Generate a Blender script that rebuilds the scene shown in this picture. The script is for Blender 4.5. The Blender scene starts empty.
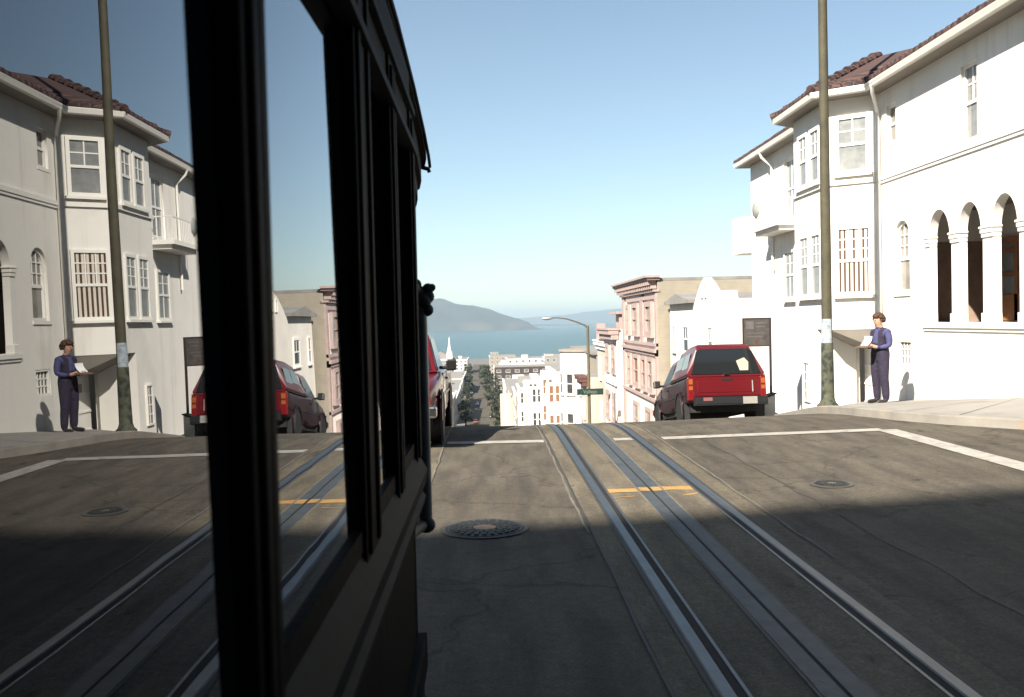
import bpy, bmesh, math, random
from mathutils import Vector, Matrix, noise as mnoise
random.seed(7)
R = math.radians
scene = bpy.context.scene
COL = scene.collection

# ------------------------------------------------------------------ materials
MATS = {}
def mat(name, col, rough=0.8, var=0.0, vscale=3.0, bump=0.0, bscale=40.0, metal=0.0, spec=0.5, ior=None, stain=None, stain_scale=1.0, stain_lo=.5, stain_hi=.7, coat=0.0):
    if name in MATS: return MATS[name]
    m = bpy.data.materials.new(name); m.use_nodes = True
    nt = m.node_tree; b = nt.nodes['Principled BSDF']
    b.inputs['Base Color'].default_value = (*col, 1); b.inputs['Roughness'].default_value = rough
    b.inputs['Metallic'].default_value = metal; b.inputs['Specular IOR Level'].default_value = spec
    b.inputs['Coat Weight'].default_value = coat
    if ior: b.inputs['IOR'].default_value = ior
    tc = nt.nodes.new('ShaderNodeTexCoord')
    last = None
    if var > 0:
        n = nt.nodes.new('ShaderNodeTexNoise'); n.inputs['Scale'].default_value = vscale; n.inputs['Detail'].default_value = 8; n.inputs['Roughness'].default_value = .65
        nt.links.new(tc.outputs['Object'], n.inputs['Vector'])
        r = nt.nodes.new('ShaderNodeValToRGB'); r.color_ramp.elements[0].position = .3; r.color_ramp.elements[1].position = .7
        r.color_ramp.elements[0].color = (*[c*(1-var) for c in col], 1); r.color_ramp.elements[1].color = (*[min(1, c*(1+var)) for c in col], 1)
        nt.links.new(n.outputs['Fac'], r.inputs['Fac']); last = r.outputs['Color']
    if stain:
        n = nt.nodes.new('ShaderNodeTexNoise'); n.inputs['Scale'].default_value = stain_scale; n.inputs['Detail'].default_value = 6
        nt.links.new(tc.outputs['Object'], n.inputs['Vector'])
        r = nt.nodes.new('ShaderNodeMapRange'); r.inputs['From Min'].default_value = stain_lo; r.inputs['From Max'].default_value = stain_hi
        nt.links.new(n.outputs['Fac'], r.inputs['Value'])
        mx = nt.nodes.new('ShaderNodeMix'); mx.data_type = 'RGBA'
        nt.links.new(r.outputs['Result'], mx.inputs['Factor'])
        if last: nt.links.new(last, mx.inputs['A'])
        else: mx.inputs['A'].default_value = (*col, 1)
        mx.inputs['B'].default_value = (*stain, 1); last = mx.outputs['Result']
    if last: nt.links.new(last, b.inputs['Base Color'])
    if bump > 0:
        n = nt.nodes.new('ShaderNodeTexNoise'); n.inputs['Scale'].default_value = bscale; n.inputs['Detail'].default_value = 5
        nt.links.new(tc.outputs['Object'], n.inputs['Vector'])
        bp = nt.nodes.new('ShaderNodeBump'); bp.inputs['Strength'].default_value = bump; bp.inputs['Distance'].default_value = .02
        nt.links.new(n.outputs['Fac'], bp.inputs['Height']); nt.links.new(bp.outputs['Normal'], b.inputs['Normal'])
    MATS[name] = m; return m

def band_mat(name, colA, colB, axis, scale, rough=.8, sharp=.5, metal=0, bump=.0, var=.15):
    """stripes along an object axis: siding courses, striped curtains, tile rows"""
    if name in MATS: return MATS[name]
    m = mat(name, colA, rough, metal=metal); nt = m.node_tree; b = nt.nodes['Principled BSDF']
    tc = [n for n in nt.nodes if n.type == 'TEX_COORD'][0]
    w = nt.nodes.new('ShaderNodeTexWave'); w.bands_direction = axis; w.inputs['Scale'].default_value = scale; w.inputs['Distortion'].default_value = 0
    nt.links.new(tc.outputs['Object'], w.inputs['Vector'])
    r = nt.nodes.new('ShaderNodeValToRGB'); e = r.color_ramp.elements
    e[0].position = max(0, sharp-.08); e[1].position = min(1, sharp+.08); e[0].color = (*colB, 1); e[1].color = (*colA, 1)
    nt.links.new(w.outputs['Fac'], r.inputs['Fac'])
    n = nt.nodes.new('ShaderNodeTexNoise'); n.inputs['Scale'].default_value = 2.5; n.inputs['Detail'].default_value = 7
    nt.links.new(tc.outputs['Object'], n.inputs['Vector'])
    mr = nt.nodes.new('ShaderNodeMapRange'); mr.inputs['To Min'].default_value = 1-var; mr.inputs['To Max'].default_value = 1+var
    nt.links.new(n.outputs['Fac'], mr.inputs['Value'])
    mx = nt.nodes.new('ShaderNodeVectorMath'); mx.operation = 'SCALE'
    nt.links.new(r.outputs['Color'], mx.inputs[0]); nt.links.new(mr.outputs['Result'], mx.inputs['Scale'])
    nt.links.new(mx.outputs['Vector'], b.inputs['Base Color'])
    if bump:
        bp = nt.nodes.new('ShaderNodeBump'); bp.inputs['Strength'].default_value = bump; bp.inputs['Distance'].default_value = .03
        nt.links.new(w.outputs['Fac'], bp.inputs['Height']); nt.links.new(bp.outputs['Normal'], b.inputs['Normal'])
    return m

def asphalt_mat(name, base, warm, crack=True):
    if name in MATS: return MATS[name]
    m = bpy.data.materials.new(name); m.use_nodes = True; MATS[name] = m
    nt = m.node_tree; b = nt.nodes['Principled BSDF']; L = nt.links
    b.inputs['Roughness'].default_value = .85; b.inputs['Specular IOR Level'].default_value = .12
    tc = nt.nodes.new('ShaderNodeTexCoord')
    def noise(s, d=6, stretch=None):
        n = nt.nodes.new('ShaderNodeTexNoise'); n.inputs['Scale'].default_value = s; n.inputs['Detail'].default_value = d
        if stretch:
            mp = nt.nodes.new('ShaderNodeMapping'); mp.inputs['Scale'].default_value = stretch
            L.new(tc.outputs['Object'], mp.inputs['Vector']); L.new(mp.outputs['Vector'], n.inputs['Vector'])
        else: L.new(tc.outputs['Object'], n.inputs['Vector'])
        return n.outputs['Fac']
    def ramp(fac, p0, c0, p1, c1):
        r = nt.nodes.new('ShaderNodeValToRGB'); r.color_ramp.elements[0].position = p0; r.color_ramp.elements[1].position = p1
        r.color_ramp.elements[0].color = (*c0, 1); r.color_ramp.elements[1].color = (*c1, 1); L.new(fac, r.inputs['Fac']); return r.outputs['Color']
    def mul(a, c, f=1.0):
        x = nt.nodes.new('ShaderNodeMix'); x.data_type = 'RGBA'; x.blend_type = 'MULTIPLY'; x.inputs['Factor'].default_value = f
        L.new(a, x.inputs['A']); L.new(c, x.inputs['B']); return x.outputs['Result']
    c = ramp(noise(.6, 8), .3, base, .72, warm)
    c = mul(c, ramp(noise(2.2, 8, (2.2, .35, 1)), .35, (.72, .72, .74), .6, (1.08, 1.06, 1.03)))
    c = mul(c, ramp(noise(260, 3), .3, (.6, .6, .6), .7, (1.35, 1.33, 1.3)))
    c = mul(c, ramp(noise(55, 4), .3, (.7, .7, .7), .7, (1.2, 1.2, 1.2)))
    c = mul(c, ramp(noise(14, 5), .3, (.85, .85, .86), .7, (1.1, 1.1, 1.1)))
    c = mul(c, ramp(noise(1.1, 7), .6, (1, 1, 1), .78, (.62, .62, .65)))
    c = mul(c, ramp(noise(3.5, 4, (1, .6, 1)), .66, (1, 1, 1), .72, (.55, .55, .56)))
    if crack:
        v = nt.nodes.new('ShaderNodeTexVoronoi'); v.feature = 'DISTANCE_TO_EDGE'; v.inputs['Scale'].default_value = .45
        nv = nt.nodes.new('ShaderNodeTexNoise'); nv.inputs['Scale'].default_value = 1.5; nv.inputs['Detail'].default_value = 5
        L.new(tc.outputs['Object'], nv.inputs['Vector'])
        ad = nt.nodes.new('ShaderNodeVectorMath'); ad.operation = 'ADD'
        L.new(tc.outputs['Object'], ad.inputs[0]); L.new(nv.outputs['Color'], ad.inputs[1]); L.new(ad.outputs['Vector'], v.inputs['Vector'])
        c = mul(c, ramp(v.outputs['Distance'], .003, (.55, .55, .55), .012, (1, 1, 1)), .7)
    L.new(c, b.inputs['Base Color'])
    bp = nt.nodes.new('ShaderNodeBump'); bp.inputs['Strength'].default_value = .35; bp.inputs['Distance'].default_value = .01
    L.new(noise(180, 4), bp.inputs['Height']); L.new(bp.outputs['Normal'], b.inputs['Normal'])
    return m

STUCCO = mat('white_stucco', (.75, .725, .675), .9, .05, .8, .25, 90, stain=(.58, .55, .5), stain_scale=.7, stain_lo=.6, stain_hi=.85)
def streak(m, dark, sc, lo, hi):
    nt = m.node_tree; b = nt.nodes['Principled BSDF']; src = b.inputs['Base Color'].links[0].from_socket
    tc = [n for n in nt.nodes if n.type == 'TEX_COORD'][0]; mp = nt.nodes.new('ShaderNodeMapping'); mp.inputs['Scale'].default_value = (sc, sc, sc*.07)
    n = nt.nodes.new('ShaderNodeTexNoise'); n.inputs['Scale'].default_value = 1; n.inputs['Detail'].default_value = 7; n.inputs['Roughness'].default_value = .7
    r = nt.nodes.new('ShaderNodeMapRange'); r.inputs['From Min'].default_value = lo; r.inputs['From Max'].default_value = hi; r.inputs['To Min'].default_value = 0; r.inputs['To Max'].default_value = .6
    mx = nt.nodes.new('ShaderNodeMix'); mx.data_type = 'RGBA'; mx.inputs['B'].default_value = (*dark, 1)
    nt.links.new(tc.outputs['Object'], mp.inputs['Vector']); nt.links.new(mp.outputs['Vector'], n.inputs['Vector']); nt.links.new(n.outputs['Fac'], r.inputs['Value'])
    nt.links.new(r.outputs['Result'], mx.inputs['Factor']); nt.links.new(src, mx.inputs['A']); nt.links.new(mx.outputs['Result'], b.inputs['Base Color'])
streak(STUCCO, (.44, .4, .34), 2.2, .52, .8)
WHITE = mat('white_paint', (.74, .72, .67), .6, .04, 5)
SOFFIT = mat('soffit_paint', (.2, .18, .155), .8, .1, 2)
TILE = band_mat('roof_tile', (.075, .04, .036), (.03, .017, .016), 'DIAGONAL', 2.2, .85, .35, bump=.8, var=.5)
GLASSW = mat('window_glass_curtained', (.2, .19, .17), .08, .5, 2.2, spec=.6)
GLASSD = mat('window_glass_dark', (.05, .05, .05), .06, .5, 3, spec=.7)
GLASSB = mat('window_glass_pale', (.22, .225, .22), .12, .35, 2.5, spec=.6)
STRIPE = band_mat('striped_curtain', (.62, .57, .5), (.09, .055, .04), 'Y', 3.2, .2, .45)
WOODD = mat('brown_door_wood', (.3, .13, .055), .45, .3, 4)
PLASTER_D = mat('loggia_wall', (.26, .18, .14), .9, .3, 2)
ASPH = asphalt_mat('asphalt', (.082, .073, .06), (.118, .106, .087))
TRACKC = asphalt_mat('track_bed', (.118, .103, .078), (.165, .145, .11), False)
CONC = mat('sidewalk_concrete', (.23, .215, .195), .9, .18, .9, .2, 60, stain=(.15, .135, .12), stain_scale=1.3, stain_lo=.55, stain_hi=.8)
KERB = mat('kerb_concrete', (.21, .195, .17), .9, .2, 2, .2, 60, stain=(.33, .2, .1), stain_scale=1.1, stain_lo=.55, stain_hi=.7)
LINE = mat('road_paint_white', (.3, .285, .255), .8, .25, 6, stain=(.15, .14, .12), stain_scale=9, stain_lo=.58, stain_hi=.72)
YEL = mat('road_paint_yellow', (.36, .205, .06), .8, .2, 6, stain=(.2, .14, .07), stain_scale=8, stain_lo=.55, stain_hi=.75)
STEEL = mat('rail_steel', (.13, .145, .16), .45, .15, 6, metal=.85)
PLATE = mat('slot_plate_steel', (.07, .08, .086), .6, .25, 5, .15, 60, metal=.3, spec=.3)
GROOVE = mat('groove_dark', (.006, .006, .006), .9)
IRON = mat('cast_iron', (.035, .038, .04), .6, .4, 22, .6, 45, metal=.3)
TARSEAM = mat('tar_seam', (.035, .033, .03), .7, .3, 8)
SEAMW = mat('concrete_seam', (.125, .112, .09), .9, .3, 3)
CARB = mat('dark_varnished_wood', (.0035, .0032, .0036), .6, .4, 9, .1, 30, spec=.02)
CARM = mat('dark_moulding', (.012, .013, .0135), .6, .3, 14, spec=.02)
PANEG = mat('tram_window_glass', (.004, .004, .005), .0, spec=.5, ior=2.05)
nt = PANEG.node_tree
fr = nt.nodes.new('ShaderNodeFresnel'); fr.inputs['IOR'].default_value = 1.52
m1 = nt.nodes.new('ShaderNodeMath'); m1.operation = 'MULTIPLY'; m1.inputs[1].default_value = 2
m2 = nt.nodes.new('ShaderNodeMath'); m2.operation = 'ADD'; m2.inputs[1].default_value = 1
m3 = nt.nodes.new('ShaderNodeMath'); m3.operation = 'DIVIDE'
gl = nt.nodes.new('ShaderNodeBsdfGlossy'); gl.inputs['Roughness'].default_value = .0; gl.inputs['Color'].default_value = (.95, .97, 1, 1)
df = nt.nodes.new('ShaderNodeBsdfDiffuse'); df.inputs['Color'].default_value = (.006, .006, .007, 1)
mxs = nt.nodes.new('ShaderNodeMixShader')
nt.links.new(fr.outputs[0], m1.inputs[0]); nt.links.new(fr.outputs[0], m2.inputs[0]); nt.links.new(m1.outputs[0], m3.inputs[0]); nt.links.new(m2.outputs[0], m3.inputs[1])
nt.links.new(m3.outputs[0], mxs.inputs[0]); nt.links.new(df.outputs[0], mxs.inputs[1]); nt.links.new(gl.outputs[0], mxs.inputs[2])
nt.links.new(mxs.outputs[0], [n for n in nt.nodes if n.type == 'OUTPUT_MATERIAL'][0].inputs['Surface'])
tc_ = [n for n in nt.nodes if n.type == 'TEX_COORD'][0]; nz = nt.nodes.new('ShaderNodeTexNoise'); nz.inputs['Scale'].default_value = 5; nz.inputs['Detail'].default_value = 1
bpn = nt.nodes.new('ShaderNodeBump'); bpn.inputs['Strength'].default_value = .05; bpn.inputs['Distance'].default_value = .003
nt.links.new(tc_.outputs['Object'], nz.inputs['Vector']); nt.links.new(nz.outputs['Fac'], bpn.inputs['Height']); nt.links.new(bpn.outputs['Normal'], gl.inputs['Normal'])
POLEG = mat('grab_pole_metal', (.09, .095, .095), .38, .25, 12, metal=.3)
BLACK = mat('black_rubber', (.012, .012, .012), .7)
BLKGL = mat('black_plastic', (.014, .014, .014), .35)
REDP = mat('red_car_paint', (.085, .004, .007), .3, coat=.35)
REDSHADE = mat('shaded_red_paint', (.02, .005, .007), .35, coat=.25)  # darker copy of the red: shade on the body sides put into the colour
CHROME = mat('chrome', (.6, .6, .6), .2, metal=1)
GREYB = mat('grey_bumper', (.011, .012, .014), .6, .15, 10, spec=.2)
TAILR = mat('tail_light_red', (.13, .006, .008), .25)
TAILA = mat('tail_light_amber', (.24, .07, .02), .25)
PLATEW = mat('licence_plate_white', (.22, .21, .19), .5, .15, 20)
CARGL = mat('car_glass', (.012, .014, .015), .04, spec=.6)
ALUM = mat('grey_metal', (.3, .31, .3), .5, .15, 8, metal=.2)
POLEP = mat('olive_pole_paint', (.06, .054, .031), .75, .2, 4, .3, 30, stain=(.035, .032, .02), stain_scale=3, stain_lo=.5, stain_hi=.7)
POLEPL = mat('weathered_pole_base', (.06, .064, .042), .85, .4, 9, .4, 40, stain=(.018, .021, .015), stain_scale=7, stain_lo=.48, stain_hi=.6)
PAPER = mat('paper', (.75, .76, .76), .8, .06, 10)
POSTER = mat('poster_paper', (.3, .34, .37), .8, .25, 14, stain=(.16, .2, .24), stain_scale=12)
SIGNB = mat('sign_board_back', (.05, .045, .041), .7, .25, 5, stain=(.032, .028, .028), stain_scale=7)
SIGNF = mat('sign_frame', (.022, .012, .012), .6)
GREENS = mat('street_sign_green', (.008, .03, .023), .5)
PINK = mat('rose_trim_paint', (.33, .25, .23), .8, .15, 3)
PINKW = mat('pale_rose_wall', (.72, .65, .59), .85, .06, 2)
SHING = band_mat('tan_siding', (.27, .24, .19), (.2, .175, .135), 'Z', 5.0, .9, .12, var=.2)
CREAM = mat('cream_stucco', (.42, .37, .3), .9, .08, 1.2)
TAN = mat('tan_stucco', (.24, .21, .175), .9, .1, 1.2)
GREYW = mat('grey_stucco', (.22, .215, .205), .9, .12, 1.2)
OFFW = mat('off_white_stucco', (.66, .62, .56), .9, .1, 1)
DKBR = mat('dark_brown_wall', (.045, .033, .03), .9, .3, .3)
ROOFG = mat('tar_gravel_roof', (.2, .19, .18), .95, .25, .8)
ROOFR = mat('red_roof', (.1, .045, .037), .9, .25, 3)
ORNG = mat('orange_shutter', (.17, .085, .045), .7, .1, 4)
BARK = mat('bark', (.06, .045, .03), .95, .3, 6)
LEAF1 = mat('leaf_dark', (.011, .019, .009), .8, .5, .7)
LEAF2 = mat('leaf_light', (.026, .036, .013), .8, .4, .7)
SKIN = mat('skin', (.42, .24, .17), .6)
HAIR = mat('brown_hair', (.05, .025, .014), .75, .4, 60)
NAVY = mat('navy_cloth', (.02, .015, .034), .9, .35, 14, .9, 22)
BLUESH = mat('blue_shirt_cloth', (.05, .053, .135), .9, .2, 12, .9, 22)
SHOE = mat('dark_shoe', (.02, .016, .014), .5)
BINDER = mat('brown_clipboard', (.14, .08, .05), .7)

# ------------------------------------------------------------------ mesh building
class MB:
    def __init__(s): s.v = []; s.f = []; s.m = []
    def poly(s, pts, mi=0):
        i = len(s.v); s.v += [tuple(p) for p in pts]; s.f.append(tuple(range(i, i+len(pts)))); s.m.append(mi); return s
    def box(s, x0, x1, y0, y1, z0, z1, mi=0):
        i = len(s.v)
        s.v += [(x0,y0,z0),(x1,y0,z0),(x1,y1,z0),(x0,y1,z0),(x0,y0,z1),(x1,y0,z1),(x1,y1,z1),(x0,y1,z1)]
        for q in ((0,3,2,1),(4,5,6,7),(0,1,5,4),(1,2,6,5),(2,3,7,6),(3,0,4,7)):
            s.f.append(tuple(i+k for k in q)); s.m.append(mi)
        return s
    def loft(s, rings, caps=True, mi=0, closed=True):
        n = len(rings[0]); i = len(s.v)
        for r in rings: s.v += [tuple(p) for p in r]
        for a in range(len(rings)-1):
            for k in range(n if closed else n-1):
                k2 = (k+1) % n
                s.f.append((i+a*n+k, i+a*n+k2, i+(a+1)*n+k2, i+(a+1)*n+k)); s.m.append(mi)
        if caps:
            s.f.append(tuple(i+k for k in range(n))[::-1]); s.m.append(mi)
            s.f.append(tuple(i+(len(rings)-1)*n+k for k in range(n))); s.m.append(mi)
        return s
    def prism(s, poly, axis, a, b, mi=0):
        def P(p, t):
            return {'x': (t, p[0], p[1]), 'y': (p[0], t, p[1]), 'z': (p[0], p[1], t)}[axis]
        return s.loft([[P(p, a) for p in poly], [P(p, b) for p in poly]], mi=mi)
    def tube(s, pts, rad, seg=10, mi=0):
        pts = [Vector(p) for p in pts]; rings = []
        if not hasattr(rad, '__len__'): rad = [rad]*len(pts)
        ref = Vector((0, 0, 1))
        for k, p in enumerate(pts):
            t = (pts[min(k+1, len(pts)-1)]-pts[max(k-1, 0)]).normalized()
            r0 = ref if abs(t.dot(ref)) < .95 else Vector((1, 0, 0))
            a = t.cross(r0).normalized(); b = t.cross(a).normalized()
            rings.append([p+rad[k]*(math.cos(2*math.pi*j/seg)*a+math.sin(2*math.pi*j/seg)*b) for j in range(seg)])
        return s.loft(rings, mi=mi)
    def lathe(s, prof, c=(0, 0, 0), seg=20, axis='z', mi=0):
        rings = []
        for r, h in prof:
            ring = []
            for j in range(seg):
                a = 2*math.pi*j/seg; u, w = r*math.cos(a), r*math.sin(a)
                ring.append({'z': (c[0]+u, c[1]+w, c[2]+h), 'x': (c[0]+h, c[1]+u, c[2]+w), 'y': (c[0]+u, c[1]+h, c[2]+w)}[axis])
            rings.append(ring)
        return s.loft(rings, mi=mi)
    def ball(s, c, r, seg=12, rings=8, sq=(1, 1, 1), mi=0):
        pr = []
        for k in range(rings+1):
            a = -math.pi/2+math.pi*k/rings; pr.append((max(1e-4, math.cos(a)), math.sin(a)))
        rr = [[(c[0]+r*sq[0]*q*math.cos(2*math.pi*j/seg), c[1]+r*sq[1]*q*math.sin(2*math.pi*j/seg), c[2]+r*sq[2]*h) for j in range(seg)] for q, h in pr]
        return s.loft(rr, mi=mi)
    def mesh(s, name, mats, smooth=None):
        me = bpy.data.meshes.new(name); me.from_pydata(s.v, [], s.f)
        for m in (mats if isinstance(mats, (list, tuple)) else [mats]): me.materials.append(m)
        for p, mi in zip(me.polygons, s.m): p.material_index = mi
        bm = bmesh.new(); bm.from_mesh(me); bmesh.ops.recalc_face_normals(bm, faces=bm.faces); bm.to_mesh(me); bm.free()
        if smooth is not None:
            for p in me.polygons: p.use_smooth = True
            me.set_sharp_from_angle(angle=R(smooth))
        return me
    def build(s, name, mats, parent=None, smooth=None, bevel=0, loc=None, rot=None):
        o = bpy.data.objects.new(name, s.mesh(name, mats, smooth)); COL.objects.link(o)
        if parent: o.parent = parent
        if loc: o.location = loc
        if rot: o.rotation_euler = rot
        if bevel:
            b = o.modifiers.new('bevel', 'BEVEL'); b.width = bevel; b.segments = 2; b.limit_method = 'ANGLE'; b.angle_limit = R(40)
        return o
def link(name, me, parent=None, loc=None, rot=None):
    o = bpy.data.objects.new(name, me); COL.objects.link(o); o.parent = parent
    if loc: o.location = loc
    if rot: o.rotation_euler = rot
    return o
def empty(name, loc, rz=0, label=None, cat=None, group=None, rot=None):
    o = bpy.data.objects.new(name, None); COL.objects.link(o); o.location = loc; o.rotation_euler = rot or (0, 0, rz)
    o.empty_display_size = .2
    if label: tag(o, label, cat, group)
    return o
def tag(o, label, cat, group=None, kind=None):
    o['label'] = label; o['category'] = cat
    if group: o['group'] = group
    if kind: o['kind'] = kind
    return o
def struct(o): o['kind'] = 'structure'; return o
def copy_tree(o, parent=None):
    c = o.copy(); COL.objects.link(c); c.parent = parent
    for ch in list(o.children): copy_tree(ch, c)
    return c
def holed(name, outline, holes, thick, M, mats, parent):
    """a wall panel with real openings: outline and holes in (u, v), thickness along w, placed by matrix M"""
    cu = bpy.data.curves.new('tmp', 'CURVE'); cu.dimensions = '2D'; cu.fill_mode = 'BOTH'; cu.extrude = thick/2
    for pts in [outline]+holes:
        sp = cu.splines.new('POLY'); sp.points.add(len(pts)-1); sp.use_cyclic_u = True
        for p, q in zip(sp.points, pts): p.co = (q[0], q[1], 0, 1)
    t = bpy.data.objects.new('tmp', cu); COL.objects.link(t)
    dg = bpy.context.evaluated_depsgraph_get(); dg.update()
    me = bpy.data.meshes.new_from_object(t.evaluated_get(dg)); bpy.data.objects.remove(t); bpy.data.curves.remove(cu)
    me.transform(M); me.name = name; me.materials.clear()
    for m in (mats if isinstance(mats, (list, tuple)) else [mats]): me.materials.append(m)
    return link(name, me, parent)
def rect(u0, u1, v0, v1): return [(u0, v0), (u1, v0), (u1, v1), (u0, v1)]
def archp(u0, u1, v0, vs, n=16):
    c = (u0+u1)/2; r = (u1-u0)/2
    return [(u0, v0), (u1, v0)]+[(c+r*math.cos(math.pi*k/n), vs+r*math.sin(math.pi*k/n)) for k in range(n+1)]
def archpt(u0, u1, v0, vs, rise, n=16):
    c = (u0+u1)/2; r = (u1-u0)/2
    return [(u0, v0), (u1, v0)]+[(c+r*math.cos(math.pi*k/n), vs+rise*math.sin(math.pi*k/n)) for k in range(n+1)]
# maps wall (u, v, w) -> world: u along Y, v along Z, w along X
MYZ = lambda x: Matrix(((0, 0, 1, x), (1, 0, 0, 0), (0, 1, 0, 0), (0, 0, 0, 1)))

# windows: local outward = -x, width along y, z up from sill
WCACHE = {}
def window(parent, x, y, z, w, h, ang=0, up=(2, 2), low=(1, 1), frame=WHITE, pane=GLASSW, split=.5, proud=.05, case=.07, sill=True, name='window'):
    key = (round(w, 2), round(h, 2), up, low, frame.name, pane.name, split, proud, case, sill)
    if key not in WCACHE:
        a = MB(); W = w/2
        a.box(-proud, .02, -W, -W+case, 0, h); a.box(-proud, .02, W-case, W, 0, h)
        a.box(-proud, .02, -W+case, W-case, h-case, h); a.box(-proud, .02, -W+case, W-case, 0, case)
        zs = h*split
        if split > 0:
            a.box(-proud*.75, .015, -W+case, W-case, zs-.03, zs+.03)
        def grid(n, z0, z1):
            for k in range(1, n[0]):
                yy = -W+case+(w-2*case)*k/n[0]; a.box(-proud*.5, .01, yy-.014, yy+.014, z0, z1)
            for k in range(1, n[1]):
                zz = z0+(z1-z0)*k/n[1]; a.box(-proud*.5+.002, .008, -W+case, W-case, zz-.014, zz+.014)
        if split > 0: grid(up, zs+.03, h-case); grid(low, case, zs-.03)
        else: grid(up, case, h-case)
        if sill: a.box(-proud-.06, .02, -W-.05, W+.05, -.06, 0)
        g = MB(); g.poly([(-.012, -W+case*.6, case*.6), (-.012, W-case*.6, case*.6), (-.012, W-case*.6, h-case*.6), (-.012, -W+case*.6, h-case*.6)])
        WCACHE[key] = (a.mesh(name, frame), g.mesh('pane', pane))
    fm, pm = WCACHE[key]
    f = link(name, fm, parent, (x, y, z), (0, 0, ang)); link('pane', pm, f)
    return f

# ------------------------------------------------------------------ ground profile
def P(Y):
    if Y <= 14: return 0.0
    if Y <= 18.2: return -.019*(Y-14)**2
    z = -.335
    if Y <= 180: return z-.16*(Y-18.2)
    z -= .16*161.8
    if Y <= 356: return z-.065*(Y-180)
    z -= .065*176
    if Y <= 1140: return z-.0144*(Y-356)
    z -= .0144*784
    return z-.03*(Y-1140)
def cx(X): return .02*max(0, min(X, 12)-2)
def bend(Y): return -.012*max(0, Y-60)
def road_z(X, Y): return P(Y)+cx(X)*max(0, min(1, (60-Y)/40))
SIDE_WB = [(11, .5), (14, .4), (14.84, .32), (16.76, .13), (18.96, -.07), (21, -.27), (24.5, -.66), (28.3, -1.32), (32, -1.95), (45, -4.35), (60, -6.9)]
def interp(tab, t):
    if t <= tab[0][0]: return tab[0][1]
    for (a, va), (b, vb) in zip(tab, tab[1:]):
        if t <= b: return va+(vb-va)*(t-a)/(b-a)
    return tab[-1][1]
YS = [-80, -40, -20, -10, -5, 0, 4, 8, 11, 13]+[13.5+.35*k for k in range(16)]+[20, 22, 25, 30, 40, 50, 60, 80, 100, 130, 160, 180, 200, 250, 300, 356, 450, 600, 800, 1000, 1140, 1400, 1700, 2000]

g = MB()   # terrain: one sheet from behind the camera to the shore and well out to both sides
xs = [-3000, -1200, -500, -200, -100, -50, -25, -12, 0, 12, 25, 50, 100, 200, 500, 1200, 3000]
rings = []
for Y in YS+[2100]:
    rings.append([(x+bend(Y), Y, (P(Y)-.25 if Y < 2050 else -80)) for x in xs])
g.loft(rings, caps=False, closed=False)
struct(g.build('ground', mat('hillside_ground', (.12, .115, .1), .95, .3, .05), smooth=60))

def strip(name, x0, x1, ys, dz, m, parent=None, follow_bend=False, zf=None, nx=1):
    s = MB(); rr = []
    for Y in ys:
        row = []
        for k in range(nx+1):
            X = x0+(x1-x0)*k/nx
            row.append((X+(bend(Y) if follow_bend else 0), Y, (zf or road_z)(X, Y)+dz))
        rr.append(row)
    s.loft(rr, caps=False, closed=False)
    return s.build(name, m, parent, smooth=60)
# street, with the cross street as one asphalt sheet
struct(strip('road', -6.2, 7.4, [y for y in YS if y <= 1140], 0, ASPH, follow_bend=True, nx=12))
s = MB()
ysx = [-3, 0, 4, 8, 11, 12, 13, 13.8, 14.5]
for (xa, xb) in ((7.4, 60), (-60, -6.2)):
    rr = []
    for Y in ysx:
        rr.append([(xa+(xb-xa)*k/4, Y, road_z(xa+(xb-xa)*k/4, min(Y, 14))) for k in range(5)])
    s.loft(rr, caps=False, closed=False)
struct(s.build('cross_street', ASPH, smooth=60))
# pavements and kerbs
KP = [(40, 11.4), (14, 11.4), (9.4, 11.6), (8.0, 11.9), (7.1, 12.45), (6.5, 13.3), (6.08, 14.1), (5.88, 15), (5.82, 16), (5.9, 17), (6, 18), (6, 19.5), (6, 21), (6, 24), (6, 28), (6, 32), (6, 40), (6, 50), (6, 60)]
WP = [(40, 14.0), (14, 14.0), (9.4, 14.0), (8.6, 14.0), (8.5, 14.2), (8.5, 14.9), (8.5, 15.6), (8.5, 16.2), (8.5, 16.9), (8.5, 17.6), (8.5, 18.4), (8.5, 19.5), (8.5, 21), (8.5, 24), (8.5, 28), (8.5, 32), (8.5, 40), (8.5, 50), (8.5, 60)]
s = MB(); kb = MB(); rr = []; kk = []
for (kx, ky), (wx, wy) in zip(KP, WP):
    zk = road_z(kx, ky)+.13; zw = max(interp(SIDE_WB, wy), zk-.02)
    row = []
    for j in range(7):
        t = j/6; row.append((kx+.15*(1-t)*(1 if kx < 9 else 0)+(wx-kx)*t, ky+(wy-ky)*t, zk+(zw-zk)*t))
    rr.append(row)
    kk.append([(kx, ky, zk-.35), (kx, ky, zk-.01), (kx+.02, ky+.01, zk+.004), (kx+.15, ky+.08, zk+.004), (kx+.15, ky+.08, zk-.35)])
s.loft(rr, caps=False, closed=False); kb.loft(kk)
jt = MB()
for ra, rb_ in zip(rr, rr[1:]):
    A = [Vector(p) for p in ra]; B = [Vector(p) for p in rb_]; L_ = (B[0]-A[0]).length
    for k in range(max(1, int(L_/1.1))):
        t0 = k/max(1, int(L_/1.1)); t1 = t0+.014/max(.3, L_)
        for j in range(6):
            q = [A[j].lerp(B[j], t0), A[j+1].lerp(B[j+1], t0), A[j+1].lerp(B[j+1], t1), A[j].lerp(B[j], t1)]
            jt.poly([p+Vector((0, 0, .004)) for p in q])
struct(jt.build('sidewalk_joint', mat('joint_dark', (.05, .046, .04), .9)))
struct(s.build('sidewalk', CONC, smooth=50)); struct(kb.build('kerb', KERB, smooth=40))
def zside(X, Y):
    zk = road_z(6, Y)+.13; return zk+(interp(SIDE_WB, Y)-zk)*max(0, min(1, (X-6)/2.5))
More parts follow.
